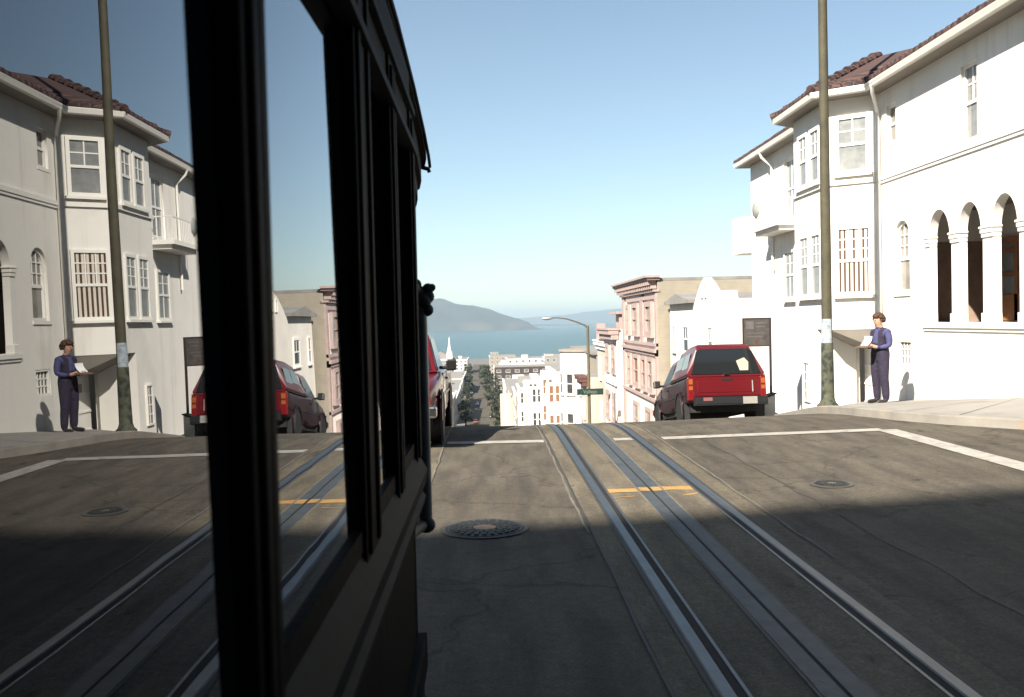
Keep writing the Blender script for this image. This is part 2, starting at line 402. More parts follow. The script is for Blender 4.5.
# left pavement corners and lower pavements down the hill
s = MB()
def pave(x0, x1, y0, y1):
    ys = [y0+(y1-y0)*k/24 for k in range(25)]
    top = [[(x0+bend(y), y, P(y)-.5), (x0+bend(y), y, P(y)+.13), (x1+bend(y), y, P(y)+.13), (x1+bend(y), y, P(y)-.5)] for y in ys]
    s.loft(top)
pave(-9.2, -5.6, 16.5, 178); pave(-60, -5.6, -60, -3.2) ; pave(6, 8.6, 60, 178); pave(-9.2, -5.6, 195, 356); pave(6, 8.6, 195, 356)
struct(s.build('lower_sidewalk', CONC))

# tracks -----------------------------------------------------------
TY = [-20, -10, -4, 0, 2, 4, 6, 8, 10, 12, 13]+[13.5+.3*k for k in range(18)]+[20, 24, 30, 45, 80, 130, 178]
def make_track(c, label):
    t = empty('cable_track', (0, 0, 0), 0, label, 'tram track', 'cable car tracks in the street')
    strip('track_bed', c-.76, c+.76, TY, .004, TRACKC, t, nx=2)
    for sg in (-1, 1):
        xi = c+sg*.49
        a, b = sorted((xi, xi+sg*.075)); r = MB(); rr = []
        for Y in TY:
            z = road_z(c, Y)
            rr.append([(a, Y, z+.006), (a+.008, Y, z+.016), (b-.008, Y, z+.016), (b, Y, z+.006)])
        r.loft(rr, caps=False, closed=False); r.build('rail', STEEL, t, smooth=30)
        a, b = sorted((xi-sg*.002, xi-sg*.045)); strip('flange_groove', a, b, TY, .009, GROOVE, t)
        a, b = sorted((xi-sg*.047, xi-sg*.065)); strip('guard_lip', a, b, TY, .011, STEEL, t)
        a, b = sorted((xi+sg*.077, xi+sg*.105)); strip('rail_edge', a, b, TY, .009, TARSEAM, t)
    for sg in (-1, 1):
        a, b = sorted((c+sg*.011, c+sg*.115)); strip('slot_plate', a, b, TY, .011, PLATE, t)
        a, b = sorted((c+sg*.118, c+sg*.135)); strip('slot_edge', a, b, TY, .009, SEAMW, t)
    strip('cable_slot', c-.011, c+.011, TY, .0085, GROOVE, t)
    return t
make_track(1.56, 'right hand cable car track with steel rails and a central cable slot, open to view')
make_track(-1.42, 'left hand cable car track lying under the dark tram and the red pickup facing us')
# seams and painted marks (sheets a few mm above the asphalt)
def wob_strip(name, x, w, y0, y1, m, dz=.006, amp=.012, n=60):
    s = MB(); rr = []
    for k in range(n+1):
        Y = y0+(y1-y0)*k/n; o = amp*(mnoise.noise((Y*1.7, x*3, 0))+.6*mnoise.noise((Y*7, x, 2)))
        ww = w*(1+.6*mnoise.noise((Y*3, x, 5))); rr.append([(x+o-ww/2, Y, road_z(x, Y)+dz), (x+o+ww/2, Y, road_z(x, Y)+dz)])
    s.loft(rr, caps=False, closed=False); return struct(s.build(name, m))
wob_strip('road_seam', .79, .02, -8, 18, TARSEAM, .007)
wob_strip('road_seam', .755, .02, 7.5, 18, SEAMW, .006, .02)
wob_strip('road_seam', 2.36, .02, 6.5, 18, SEAMW, .007, .02)
wob_strip('road_seam', -.655, .022, 7.5, 18, SEAMW, .007, .015)
wob_strip('road_seam', 2.9, .012, -8, 14, TARSEAM, .006, .06)
mk = MB()
def mark(pts, dz=.008): mk.poly([(x, y, road_z(x, y)+dz) for x, y in pts])
def cwl(x0, x1, n=6):
    for k in range(n):
        xa = x0+(x1-x0)*k/n; xb = x0+(x1-x0)*(k+1)/n
        ya, yb = [13.36-.048*(x+.3) for x in (xa, xb)]
        mark([(xa, ya-.14), (xb, yb-.14), (xb, yb+.14), (xa, ya+.14)])
cwl(-.62, .74); cwl(2.4, 5.45, 8)
struct(mk.build('crosswalk_line', LINE))
mk = MB()
for xa, xb in ((1.72, 1.98),):
    mark([(xa, 13.13), (xb, 13.12), (xb, 13.40), (xa, 13.41)], .012)
struct(mk.build('crosswalk_line', LINE))
mk = MB()
for k in range(14):
    ya = -2+15.05*k/14; yb = -2+15.05*(k+1)/14
    if yb > 13.1: yb = 13.1
    mark([(5.36+.0*ya, ya), (5.64, ya), (5.64, yb), (5.36, yb)])
struct(mk.build('crosswalk_line', LINE))
mk = MB()
def yl(x0, x1, yc, w, dz, sl=0):
    n = 8
    for k in range(n):
        xa = x0+(x1-x0)*k/n; xb = x0+(x1-x0)*(k+1)/n
        e = lambda x: .05*mnoise.noise((x*6, yc, 0))
        mark([(xa, yc-w/2+e(xa)+sl*(xa-x0)), (xb, yc-w/2+e(xb)+sl*(xb-x0)), (xb, yc+w/2+.5*e(xb+9)+sl*(xb-x0)), (xa, yc+w/2+.5*e(xa+9)+sl*(xa-x0))], dz)
yl(1.14, 1.43, 9.3, .2, .0085); yl(1.45, 1.545, 9.32, .19, .0135); yl(1.575, 1.67, 9.33, .19, .0135); yl(1.69, 1.98, 9.36, .2, .0085)
yl(1.16, 1.36, 8.93, .03, .0085, .3); yl(1.82, 1.98, 8.98, .03, .0085, .6)
struct(mk.build('yellow_track_line', YEL))

# manhole covers
def manhole(x, y, r, label):
    m = empty('manhole_cover', (x, y, road_z(x, y)), 0, label, 'manhole cover', 'manhole covers in the asphalt')
    MB().lathe([(r+.05, .004), (r+.05, .010), (r+.006, .012), (r+.006, .004)], seg=40).build('ring_frame', mat('collar_concrete', (.055, .051, .045), .8, .3, 9), m)
    d = MB(); d.lathe([(r, .003), (r, .014)], seg=40)
    for ring, n in ((.86, 26), (.7, 22), (.54, 17), (.38, 12)):
        for k in range(n):
            a = 2*math.pi*(k+.5*(ring > .6))/n; q = r*ring
            cxx, cyy = q*math.cos(a), q*math.sin(a); w = r*.055
            d.box(cxx-w, cxx+w, cyy-w, cyy+w, .014, .024)
    d.build('iron_lid', IRON, m)
    MB().lathe([(r*.3, .0142), (r*.3, .019)], seg=20).build('centre_boss', mat('rusty_iron', (.11, .08, .055), .7, .4, 20), m)
manhole(-.07, 7.76, .315, 'large round iron manhole cover with studs in the lane beside the tram')
manhole(3.33, 9.2, .16, 'small round iron cover set in the asphalt right of the track')

# ------------------------------------------------------------------ white corner house
H = empty('corner_house', (8.4, 14, 0), 0, 'large white stucco house with arcade, bay and red tile roof on the right hand corner', 'house')
class HP:      # child parts are given in world coordinates; keep them there by an inverse parent offset
    pass
def houseroot(o, parts):
    for p in parts: p.location = Vector(p.location)-o.location
BEFORE = set(COL.objects)
W = 8.4
arches = [(17.02, 17.86), (15.93, 16.72), (14.82, 15.60)]
zs, za = 1.5, 3.03
holes = [archpt(a, b, zs, za, .56) for a, b in arches]
holes += [archpt(18.72, 19.42, 2.1, 3.2, .36), rect(19.3, 19.76, 5.2, 6.0), rect(16.08, 16.62, 4.66, 5.98), rect(18.68, 19.3, .62, 1.14)]
out = [(14.0, -.4), (20.1, -.8), (21.9, -1.0), (21.9, 1.0), (20.1, 1.36), (20.1, 6.36), (14.0, 6.36)]
holes.append(rect(20.5, 21.7, -.75, .93))
holed('wall', out, holes, .14, MYZ(W+.07), STUCCO, H)
# wing beyond the bay
wout = [(22.9, -2), (30.0, -2.6), (30.0, 6.43), (22.9, 6.43)]
holed('wall', wout, [rect(25.7, 26.62, 4.35, 6.05)], .3, MYZ(W+.15), STUCCO, H)
MB().box(W+.3, 20, 29.7, 30.003, -3, 6.42).build('end_wall', STUCCO, H)
MB().box(W+.14, 20, 13.997, 14.3, -.5, 6.36).build('end_wall', STUCCO, H)
MB().box(19.7, 20, 14.3, 29.7, -3, 6.42).build('back_wall', STUCCO, H)
# bay: canted south face, front face, canted north face
bay = [(8.4, 20.1), (7.5, 20.75), (7.5, 23.0), (8.4, 23.7)]
b = MB(); b.prism(bay+[(8.6, 23.7), (8.6, 20.1)], 'z', 1.36, 6.36)
b.build('bay_wall', STUCCO, H)
MB().prism([(7.5, 21.55), (7.5, 23.0), (8.4, 23.7), (8.4, 21.55)], 'z', -2, 1.359).build('bay_base', STUCCO, H)
b = MB()   # sloping underside of the bay over the garage
b.poly([(8.398, 20.12, 1.358), (7.502, 20.76, 1.358), (7.502, 21.55, 1.358), (8.398, 21.55, .92), (8.398, 20.3, .92)])
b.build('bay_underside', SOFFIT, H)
# garage door in its recess
gd = MB(); gd.box(W+.26, W+.34, 20.5, 21.7, -.8, .95)
for k in range(1, 4): gd.box(W+.235, W+.26, 20.52, 21.68, -.75+k*.42-.02, -.75+k*.42+.02)
gdo = gd.build('garage_door', WHITE, H); MB().box(W+.25, W+.258, 21.1, 21.3, .5, .72).build('louvre', mat('grey_louvre', (.28, .27, .25), .7), gdo)
# belt course (main wall, then round the bay)
bc = MB(); bc.box(W-.05, W+.01, 14.0, 20.1, 4.5, 4.6); bc.box(W-.03, W+.01, 14.0, 20.09, 4.44, 4.5)
def bayband(z0, z1, off):
    q = [(8.4-off*.35, 20.1-off), (7.5-off, 20.75-off*.6), (7.5-off, 23.0+off*.6), (8.4-off*.35, 23.7+off)]
    q2 = [(8.45, 20.2), (7.6, 20.85), (7.6, 22.95), (8.45, 23.6)]
    for i in range(3):
        bc.loft([[(*q[i], z0), (*q[i], z1), (*q2[i], z1), (*q2[i], z0)], [(*q[i+1], z0), (*q[i+1], z1), (*q2[i+1], z1), (*q2[i+1], z0)]])
bayband(4.5, 4.6, .05)
bc.build('belt_course', WHITE, H)
lg = MB(); lg.box(W-.06, W+.01, 14.0, 18.12, 1.4, 1.48); lg.box(W-.03, W+.01, 14.0, 18.1, 1.34, 1.4); lg.build('sill_ledge', WHITE, H)
# arcade piers with capitals, arch mouldings, loggia
for a, bb in ((17.86, 18.02), (16.72, 17.02), (15.60, 15.93), (14.5, 14.82)):
    c_ = (a+bb)/2; hw = (bb-a)/2
    p = MB(); p.box(W-.04, W+.14, a-.03, bb+.03, 3.0, 3.08); p.box(W-.025, W+.14, a-.015, bb+.015, 2.93, 3.0); p.box(W-.055, W+.14, a-.05, bb+.05, 3.08, 3.12)
    p.build('pier_capital', WHITE, H, bevel=.01); MB().box(W-.03, W+.14, a-.02, bb+.02, 1.482, 1.66).build('pier_base', WHITE, H, bevel=.01)
for (a, bb) in arches:
    am = MB(); cc = (a+bb)/2; r0 = (bb-a)/2
    rr = []
    for k in range(21):
        t = math.pi*k/20; pts = []
        for rad, x in ((0, W-.001), (0, W-.03), (.09, W-.03), (.09, W-.001)):
            pts.append((x, cc+(r0+rad)*math.cos(t), 3.03+(.56+rad)*math.sin(t)))
        rr.append(pts)
    am.loft(rr); am.build('arch_moulding', WHITE, H, smooth=40)
MB().box(W+.141, 10.3, 14.3, 19.4, 1.38, 1.48).build('loggia_floor', CONC, H)
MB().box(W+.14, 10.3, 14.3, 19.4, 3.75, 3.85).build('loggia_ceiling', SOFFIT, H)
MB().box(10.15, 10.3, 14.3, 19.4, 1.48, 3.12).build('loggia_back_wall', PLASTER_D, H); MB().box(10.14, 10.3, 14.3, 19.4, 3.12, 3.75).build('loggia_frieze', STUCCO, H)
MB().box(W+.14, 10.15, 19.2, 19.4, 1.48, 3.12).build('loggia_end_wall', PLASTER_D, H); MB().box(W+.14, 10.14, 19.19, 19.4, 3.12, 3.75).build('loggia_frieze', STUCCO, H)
# french doors in the loggia (wood with glazed lights)
def french(yc, mm):
    d = MB(); d.box(10.07, 10.15, yc-.62, yc+.62, 1.48, 3.11)
    d.box(10.03, 10.07, yc-.62, yc-.5, 1.48, 3.11); d.box(10.03, 10.07, yc+.5, yc+.62, 1.48, 3.11); d.box(10.03, 10.07, yc-.5, yc+.5, 3.0, 3.11)
    d.box(10.04, 10.07, yc-.06, yc+.06, 1.5, 3.0); d.box(10.04, 10.07, yc-.5, yc+.5, 1.5, 2.0)
    for z in (2.4, 2.85): d.box(10.045, 10.07, yc-.5, yc+.5, z-.03, z+.03)
    o = d.build('french_door', WOODD, H)
    for sg in (-1, 1):
        for z0, z1 in ((2.0, 2.37), (2.43, 2.82), (2.88, 3.0)):
            g2 = MB(); y0, y1 = sorted((yc+sg*.06, yc+sg*.5)); g2.poly([(10.06, y0+.01, z0+.01), (10.06, y1-.01, z0+.01), (10.06, y1-.01, z1-.01), (10.06, y0+.01, z1-.01)])
            g2.build('pane', mm, o)
french(17.85, GLASSB); french(15.6, GLASSD)
# windows of the main wall
aw = MB()
rr = []
y0, y1 = 18.72, 19.42; cc = (y0+y1)/2
for t_ in range(2): pass
o_ = archpt(y0, y1, 2.1, 3.2, .36); i_ = archpt(y0+.06, y1-.06, 2.16, 3.2, .30)
holed('window', o_, [i_], .06, MYZ(W+.09), WHITE, H); wf = COL.objects[-1]
mb = MB(); mb.box(W+.085, W+.11, y0+.05, y1-.05, 2.76, 2.83)
for k in (1, 2): yy = y0+.06+(y1-y0-.12)*k/3; mb.box(W+.09, W+.108, yy-.013, yy+.013, 2.83, 3.5)
for z in (3.05, 3.27): mb.box(W+.091, W+.107, y0+.05, y1-.05, z-.013, z+.013)
MB().box(W-.03, W+.1, y0-.04, y1+.04, 2.03, 2.1).build('sill', WHITE, wf); mb.build('glazing_bars', WHITE, wf)
gg = MB(); gg.poly([(W+.115, *p) for p in archpt(y0+.05, y1-.05, 2.15, 3.2, .31)]); gg.build('pane', GLASSW, wf)
window(H, W+.1, 19.53, 5.2, .46, .8, up=(1, 1), pane=GLASSW, case=.06)
window(H, W+.1, 16.35, 4.66, .54, 1.32, up=(2, 2), pane=GLASSB, case=.05)
# barred basement window
bw = window(H, W+.08, 18.99, .62, .62, .52, up=(4, 3), split=0, pane=GLASSD, case=.04, sill=False, proud=.07, name='barred_window')
# bay windows: canted face and front face
angA = math.atan2(20.75-20.1, 7.5-8.4)+math.pi/2   # direction of face A
dA = Vector((7.5-8.4, 20.75-20.1, 0)).normalized(); nA = Vector((-dA.y, dA.x, 0)); 
if nA.y > 0: nA = -nA
rotA = math.atan2(-nA.y, -nA.x)      # local -x -> nA
cA = Vector((7.95, 20.425, 0))
window(H, cA.x+nA.x*.003-.0, cA.y+nA.y*.003, 4.72, .72, 1.26, rotA, up=(2, 2), pane=GLASSB, case=.08)
window(H, cA.x+nA.x*.003, cA.y+nA.y*.003, 2.1, .76, 1.5, rotA, up=(3, 3), pane=STRIPE, case=.07)
for yc in (21.45, 22.25):
    window(H, 7.497, yc, 4.66, .68, 1.26, 0, up=(2, 2), pane=GLASSB, case=.08)
    window(H, 7.497, yc, 2.1, .68, 1.46, 0, up=(2, 3), pane=GLASSB, case=.07)
window(H, 7.497, 22.2, -.35, .42, .95, 0, up=(2, 4), split=0, pane=GLASSD, case=.04, sill=False, name='barred_window')
# wing windows, balcony door and balcony
window(H, W+.09, 26.16, 4.35, .92, 1.7, up=(2, 1), low=(2, 1), pane=GLASSB, case=.08, name='balcony_door')
window(H, W-.003, 26.15, 2.12, .95, 1.38, up=(2, 2), low=(2, 1), pane=GLASSB, case=.08)
bl = MB(); bl.box(7.75, W, 25.3, 27.7, 4.12, 4.24); bl.box(7.85, W-.02, 25.4, 27.6, 4.0, 4.12)
bo = bl.build('balcony', STUCCO, H)
rl = MB(); rl.box(7.77, 7.8, 25.32, 27.68, 4.84, 4.87); rl.box(7.8, W, 25.32, 25.35, 4.84, 4.87)
for k in range(16): yy = 25.33+2.33*k/15; rl.box(7.776, 7.794, yy-.01, yy+.01, 4.24, 4.84)
for k in range(4): xx = 7.9+.14*k; rl.box(xx-.01, xx+.01, 25.326, 25.344, 4.24, 4.84)
rl.build('railing', WHITE, bo)
dsh = MB(); dsh.lathe([(.02, 0), (.2, .02), (.26, .08), (.255, .09), (.19, .035), (.02, .02)], (7.68, 27.2, 4.75), 20, 'x'); dsh.tube([(7.7, 27.2, 4.75), (7.79, 27.2, 4.6)], .02)
dsh.build('dish', ALUM, bo, smooth=40)
rb = MB(); rb.box(8.1, W+1.2, 30.0, 31.2, 3.7, 3.85); rb.box(8.1, 8.18, 30.02, 31.2, 3.85, 4.85); rb.box(8.18, W+1.2, 31.1, 31.18, 3.85, 4.85); rb.box(8.18, 8.4, 30.02, 30.1, 3.85, 4.85)
rb.build('rear_balcony', WHITE, H)
# eaves, soffits, gutters
SZ = 6.35
def eave(outer, inner, z, name='eave'):
    e = MB()
    for i in range(len(outer)-1):
        a, b2, c, d = outer[i], outer[i+1], inner[i+1], inner[i]
        e.poly([(*d, z), (*a, z+.0), (*b2, z+.0), (*c, z)])
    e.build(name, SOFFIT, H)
    f = MB(); rr = []
    for i, p in enumerate(outer):
        q = inner[i]; dx, dy = p[0]-q[0], p[1]-q[1]; l = math.hypot(dx, dy) or 1; dx, dy = dx/l, dy/l
        rr.append([(p[0]-dx*.02, p[1]-dy*.02, z-.005), (p[0]+dx*.05, p[1]+dy*.05, z+.02), (p[0]+dx*.09, p[1]+dy*.09, z+.12), (p[0]+dx*.06, p[1]+dy*.06, z+.14), (p[0]-dx*.02, p[1]-dy*.02, z+.12)])
    f.loft(rr); f.build('gutter', WHITE, H)
eo = [(8.02, 13.55), (8.02, 19.85), (7.12, 20.5), (7.12, 23.2), (8.0, 23.85)]
ei = [(8.41, 13.55), (8.41, 20.12), (7.49, 20.76), (7.49, 22.99), (8.41, 23.7)]
eave(eo, ei, SZ)
eave([(8.02, 23.5), (8.02, 30.35)], [(8.41, 23.5), (8.41, 29.95)], 6.42)
eave([(8.02, 30.35), (20, 30.35)], [(8.41, 29.99), (20, 29.99)], 6.42)
# roofs: main slope, bay hip, wing slope
rf = MB()
rz = SZ+.13
EX = 7.96
rf.poly([(EX, 13.45, rz), (EX, 20.4, rz), (13.5, 20.4, rz+2.6), (13.5, 13.45, rz+2.6)])
rf.poly([(EX, 13.45, rz-.06), (EX, 20.4, rz-.06), (EX, 20.4, rz), (EX, 13.45, rz)])
rf.poly([(13.5, 13.45, rz+2.6), (13.5, 20.4, rz+2.6), (20, 20.4, rz-.2), (20, 13.45, rz-.2)])
ap = (9.1, 21.7, rz+1.1); bk = (12.5, 21.7, rz+1.3)
e0, e1, e2, e3 = (EX, 19.82, rz), (7.05, 20.46, rz), (7.05, 23.24, rz), (EX, 23.9, rz)
rf.poly([(9.7, 19.6, rz+.85), e0, e1, ap]); rf.poly([e1, e2, ap]); rf.poly([e2, e3, (9.7, 24.2, rz+.6), ap]); rf.poly([(9.7, 19.6, rz+.85), ap, bk, (12.5, 19.6, rz+2.0)]); rf.poly([ap, (9.7, 24.2, rz+.6), (12.5, 24.2, rz+1.3), bk])
wz = 6.55
rf.poly([(EX, 22.9, wz), (EX, 30.4, wz), (11.2, 27.6, wz+1.25), (11.2, 22.9, wz+1.25)]); rf.poly([(EX, 30.4, wz), (20, 30.4, wz), (15.5, 27.6, wz+1.25), (11.2, 27.6, wz+1.25)])
rf.poly([(11.2, 22.9, wz+1.25), (11.2, 27.6, wz+1.25), (15.5, 27.6, wz+1.25), (15.5, 22.9, wz+1.25)])
ro = rf.build('roof', TILE, H)
# barrel tile ends along the eaves give the roof its ragged edge
te = MB()
def tiles(p, q, step=.2, up=(0, 0)):
    n = int(math.dist(p[:2], q[:2])/step)
    d = Vector((q[0]-p[0], q[1]-p[1], 0)).normalized(); nrm = Vector((up[0], up[1], 0)).normalized()
    for k in range(n):
        c = Vector(p)+(Vector(q)-Vector(p))*((k+.5)/n); rr = []
        for t in (0, .45):
            b0 = c+nrm*t+Vector((0, 0, .02+t*.45+random.uniform(-.008, .012)))
            rr.append([b0+d*(step*.45*math.cos(a))+Vector((0, 0, .085*math.sin(a))) for a in [math.pi*j/6 for j in range(7)]])
        te.loft(rr)
def tile_row(*a, **k):
    global te
    te = MB(); tiles(*a, **k); te.build('eave_tiles', TILE, ro, smooth=40)
tile_row((EX, 13.45, rz), (EX, 19.82, rz), up=(1, 0)); tile_row((EX, 19.82, rz), (7.05, 20.46, rz), up=(.7, .7)); tile_row((7.05, 20.46, rz), (7.05, 23.24, rz), up=(1, 0)); tile_row((EX, 23.9, wz), (EX, 30.4, wz), up=(1, 0))
for p, q in ((e1, ap), (e0, (9.7, 19.6, rz+.85)), (e2, ap)):
    te = MB(); n = 8
    for k in range(n):
        a_ = Vector(p)+(Vector(q)-Vector(p))*k/n; b_ = Vector(p)+(Vector(q)-Vector(p))*(k+.95)/n
        te.tube([a_+Vector((0, 0, .05)), b_+Vector((0, 0, .02))], [.11, .085], 8)
    te.build('hip_tiles', TILE, ro, smooth=40)
# downpipes
def pipe(pts, name='downpipe'): MB().tube(pts, .04, 8).build(name, WHITE, H, smooth=50)
pipe([(8.0, 19.5, 6.4), (8.05, 19.6, 6.25), (8.33, 20.02, 5.95), (8.34, 20.03, 5.5), (8.34, 20.03, -.2)])
pipe([(8.0, 27.6, 6.45), (8.05, 27.6, 6.3), (8.34, 27.6, 6.05), (8.34, 27.6, 3.0)])
pipe([(8.33, 24.6, 4.0), (8.33, 24.6, -1)])
for o in set(COL.objects)-BEFORE:
    if o.parent == H: o.location = Vector(o.location)-H.location

# ------------------------------------------------------------------ utility pole
up = empty('utility_pole', (6.39, 17.8, zside(6.39, 17.8)), 0, 'tall olive metal pole with a pale poster on it, standing on the corner pavement', 'pole')
p = MB(); p.lathe([(.1, .5), (.095, 3), (.085, 6), (.07, 11), (.01, 11.02)], seg=20); p.build('shaft', POLEP, up, smooth=40)
p = MB(); p.lathe([(.2, -.1), (.2, .03), (.15, .08), (.125, .16), (.118, .6), (.112, 1.2), (.102, 1.22)], seg=20); p.build('base_sleeve', POLEPL, up, smooth=40)
p = MB()
rr = []
for k in range(13):
    a = math.pi*.62+math.pi*1.05*k/12; rr.append([(.107*math.cos(a), .107*math.sin(a), 1.13), (.104*math.cos(a), .104*math.sin(a), 1.66)])
p.loft(rr, caps=False, closed=False); po = p.build('poster', POSTER, up, smooth=50)

# ------------------------------------------------------------------ notice sign and grey box by the pickup
sg = empty('notice_sign', (6.04, 21.3, zside(6.35, 21.3)), 0, 'dark framed notice board on a tall post behind the red pickup', 'sign')
zb = -sg.location.z
p = MB(); p.box(-.29, .29, -.012, .012, 1.03+zb, 1.63+zb); p.build('board', SIGNB, sg)
p = MB(); p.box(-.29, .29, -.02, .02, 1.63+zb, 1.655+zb); p.box(-.29, .29, -.02, .02, 1.005+zb, 1.03+zb); p.box(-.315, -.29, -.02, .02, 1.005+zb, 1.655+zb); p.build('frame', SIGNF, sg)
p = MB(); p.box(.29, .335, -.025, .025, -.1, 1.655+zb); p.build('post', SIGNF, sg)
p = MB(); p.box(.2, .46, -.12, .12, -.05, .07); p.build('footing', BLACK, sg, bevel=.02)
p = MB()   # faded print on the notice: pale panel and a small red emblem
p.box(-.24, -.06, -.0165, -.0125, 1.4+zb, 1.58+zb); p.box(-.02, .22, -.0165, -.0125, 1.52+zb, 1.55+zb); p.box(-.02, .2, -.0165, -.0125, 1.44+zb, 1.47+zb); p.box(-.22, .2, -.0165, -.0125, 1.3+zb, 1.32+zb); p.box(-.22, .14, -.0165, -.0125, 1.22+zb, 1.24+zb)
p.build('faded_print', mat('faded_print', (.085, .08, .08), .8, .2, 10), sg)
p = MB(); p.lathe([(.045, -.0165), (.045, -.0125)], (0, 0, 1.12+zb), 16, 'y'); p.build('emblem', mat('faded_red', (.09, .025, .022), .8), sg)
ub = empty('utility_box', (6.22, 21.1, 0), R(6), 'small pale grey metal box at the kerb beside the pickup bumper', 'utility box')
zk = zside(6.2, 21.1)
p = MB(); p.prism([(-.13, zk), (.13, zk), (.13, zk+.5), (-.13, zk+.42)], 'y', -.12, .12); p.build('cabinet', mat('pale_grey_box', (.42, .43, .42), .6, .12, 6), ub, bevel=.012)
p = MB(); p.prism([(-.15, zk+.424), (.15, zk+.515), (.15, zk+.54), (-.15, zk+.45)], 'y', -.14, .14); p.build('lid', GREYB, ub)
p = MB(); p.box(-.09, .09, -.128, -.12, zk+.1, zk+.34); p.build('door', mat('box_door', (.36, .37, .37), .6), ub)

# ------------------------------------------------------------------ pickups
def rrect(w, z0, z1, y, r=.06, top_in=0.0, n=4):
    """rounded section in the x-z plane at y"""
    pts = []
    def arc(cx_, cz, a0):
        for k in range(n+1):
            a = a0+math.pi/2*k/n; pts.append((cx_+r*math.cos(a), y, cz+r*math.sin(a)))
    h = w/2; ht = h-top_in
    arc(ht-r, z1-r, 0); arc(-ht+r, z1-r, math.pi/2); arc(-h+r, z0+r, math.pi); arc(h-r, z0+r, -math.pi/2)
    return pts
def wheel(root, x, y, z, r=.32, w=.2):
    s_ = 1 if x > 0 else -1
    o = MB().lathe([(r*.62, -w/2), (r*.95, -w/2), (r, -w/2+.03), (r, w/2-.03), (r*.95, w/2), (r*.62, w/2)], (0, 0, 0), 28, 'x').build('wheel', BLACK, root, smooth=40, loc=(x, y, z))
    MB().lathe([(.02, s_*.03), (r*.25, s_*.06), (r*.3, s_*.03), (r*.55, s_*.05), (r*.64, s_*.085), (r*.64, -s_*.09), (.02, -s_*.08)], (0, 0, 0), 24, 'x').build('rim', CHROME, o, smooth=40)
def pickup(loc, pitch, rz, label, shell, W_=1.66, L=4.6, upper=REDP, side=REDSHADE, glassm=CARGL):
    """local: tail at y=0, nose at y=L, z=0 on the road"""
    t = empty('pickup_truck', loc, 0, label, 'pickup truck', rot=(pitch, 0, rz))
    hw = W_/2
    b_ = MB()   # body: bed, cab lower and bonnet as one lofted skin
    sec = []
    for y, w, z0, z1, r in ((.05, W_-.04, .5, .99, .05), (.12, W_, .46, 1.0, .05), (.55, W_, .46, 1.0, .05), (1.9, W_, .42, 1.0, .05), (2.0, W_+.01, .36, 1.0, .06), (2.9, W_+.01, .36, 1.0, .06), (3.25, W_, .4, .99, .07), (3.9, W_-.03, .44, .92, .09), (4.35, W_-.1, .46, .84, .1), (4.5, W_-.2, .5, .76, .1)):
        sec.append(rrect(w, z0, z1, y, r))
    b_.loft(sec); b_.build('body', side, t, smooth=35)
    # wheel arches: dark discs and lips
    for y in (.95, 3.72):
        for sx in (-1, 1):
            a_ = MB(); rr = []
            for k in range(13):
                an = math.pi*k/12; rr.append([(sx*(hw+.004), y+.42*math.cos(an), .34+.42*math.sin(an)), (sx*(hw+.035), y+.42*math.cos(an), .34+.42*math.sin(an)), (sx*(hw+.035), y+.38*math.cos(an), .34+.38*math.sin(an)), (sx*(hw+.004), y+.38*math.cos(an), .34+.38*math.sin(an))])
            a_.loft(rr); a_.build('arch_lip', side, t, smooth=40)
            MB().lathe([(.38, -.004), (.38, .004)], (sx*(hw+.006), y, .34), 28, 'x').build('wheel_well', BLACK, t)
            wheel(t, sx*(hw-.07), y, .32)
    MB().box(-hw+.1, hw-.1, .3, 4.2, .26, .47).build('underbody', BLACK, t)
    # cab greenhouse
    c_ = MB()
    def gh(y, w, z): return [(-w/2, y, z), (w/2, y, z)]
    zt = 1.58
    low = [(-hw+.03, 1.95), (hw-.03, 1.95), (hw-.06, 3.45), (-hw+.06, 3.45)]
    top = [(-hw+.2, 2.05), (hw-.2, 2.05), (hw-.22, 2.75), (-hw+.22, 2.75)]
    c_.loft([[(x, y, .985) for x, y in low], [(x*1.0, y, zt-.05) for x, y in top], [(x*.93, y*.98+.04, zt) for x, y in top]])
    c_.build('cab', upper, t, smooth=30, bevel=.02)
    def lerp(a, b2, k): return tuple(a[i]+(b2[i]-a[i])*k for i in range(3))
    def quadwin(name, A, B, C_, D, off, m=glassm, ins=(.1, .1, .12, .08)):
        A, B, C_, D = map(Vector, (A, B, C_, D)); off = Vector(off)
        f = lambda u, v: (A+(B-A)*u)*(1-v)+(D+(C_-D)*u)*v+off
        MB().loft([[f(ins[0], ins[2]), f(1-ins[1], ins[2]), f(1-ins[1], 1-ins[3]), f(ins[0], 1-ins[3])], [f(ins[0], ins[2])+off, f(1-ins[1], ins[2])+off, f(1-ins[1], 1-ins[3])+off, f(ins[0], 1-ins[3])+off]]).build(name, m, t)
    zb_, zt_ = .985, zt-.05
    L3 = lambda p, z: (p[0], p[1], z)
    quadwin('windscreen', L3(low[3], zb_), L3(low[2], zb_), L3(top[2], zt_), L3(top[3], zt_), (0, .004, .003), ins=(.05, .05, .06, .04))
    quadwin('side_window', L3(low[0], zb_), L3(low[3], zb_), L3(top[3], zt_), L3(top[0], zt_), (-.004, 0, .001))
    quadwin('side_window', L3(low[1], zb_), L3(low[2], zb_), L3(top[2], zt_), L3(top[1], zt_), (.004, 0, .001))
    if not shell: quadwin('rear_window', L3(low[0], zb_), L3(low[1], zb_), L3(top[1], zt_), L3(top[0], zt_), (0, -.004, .001))
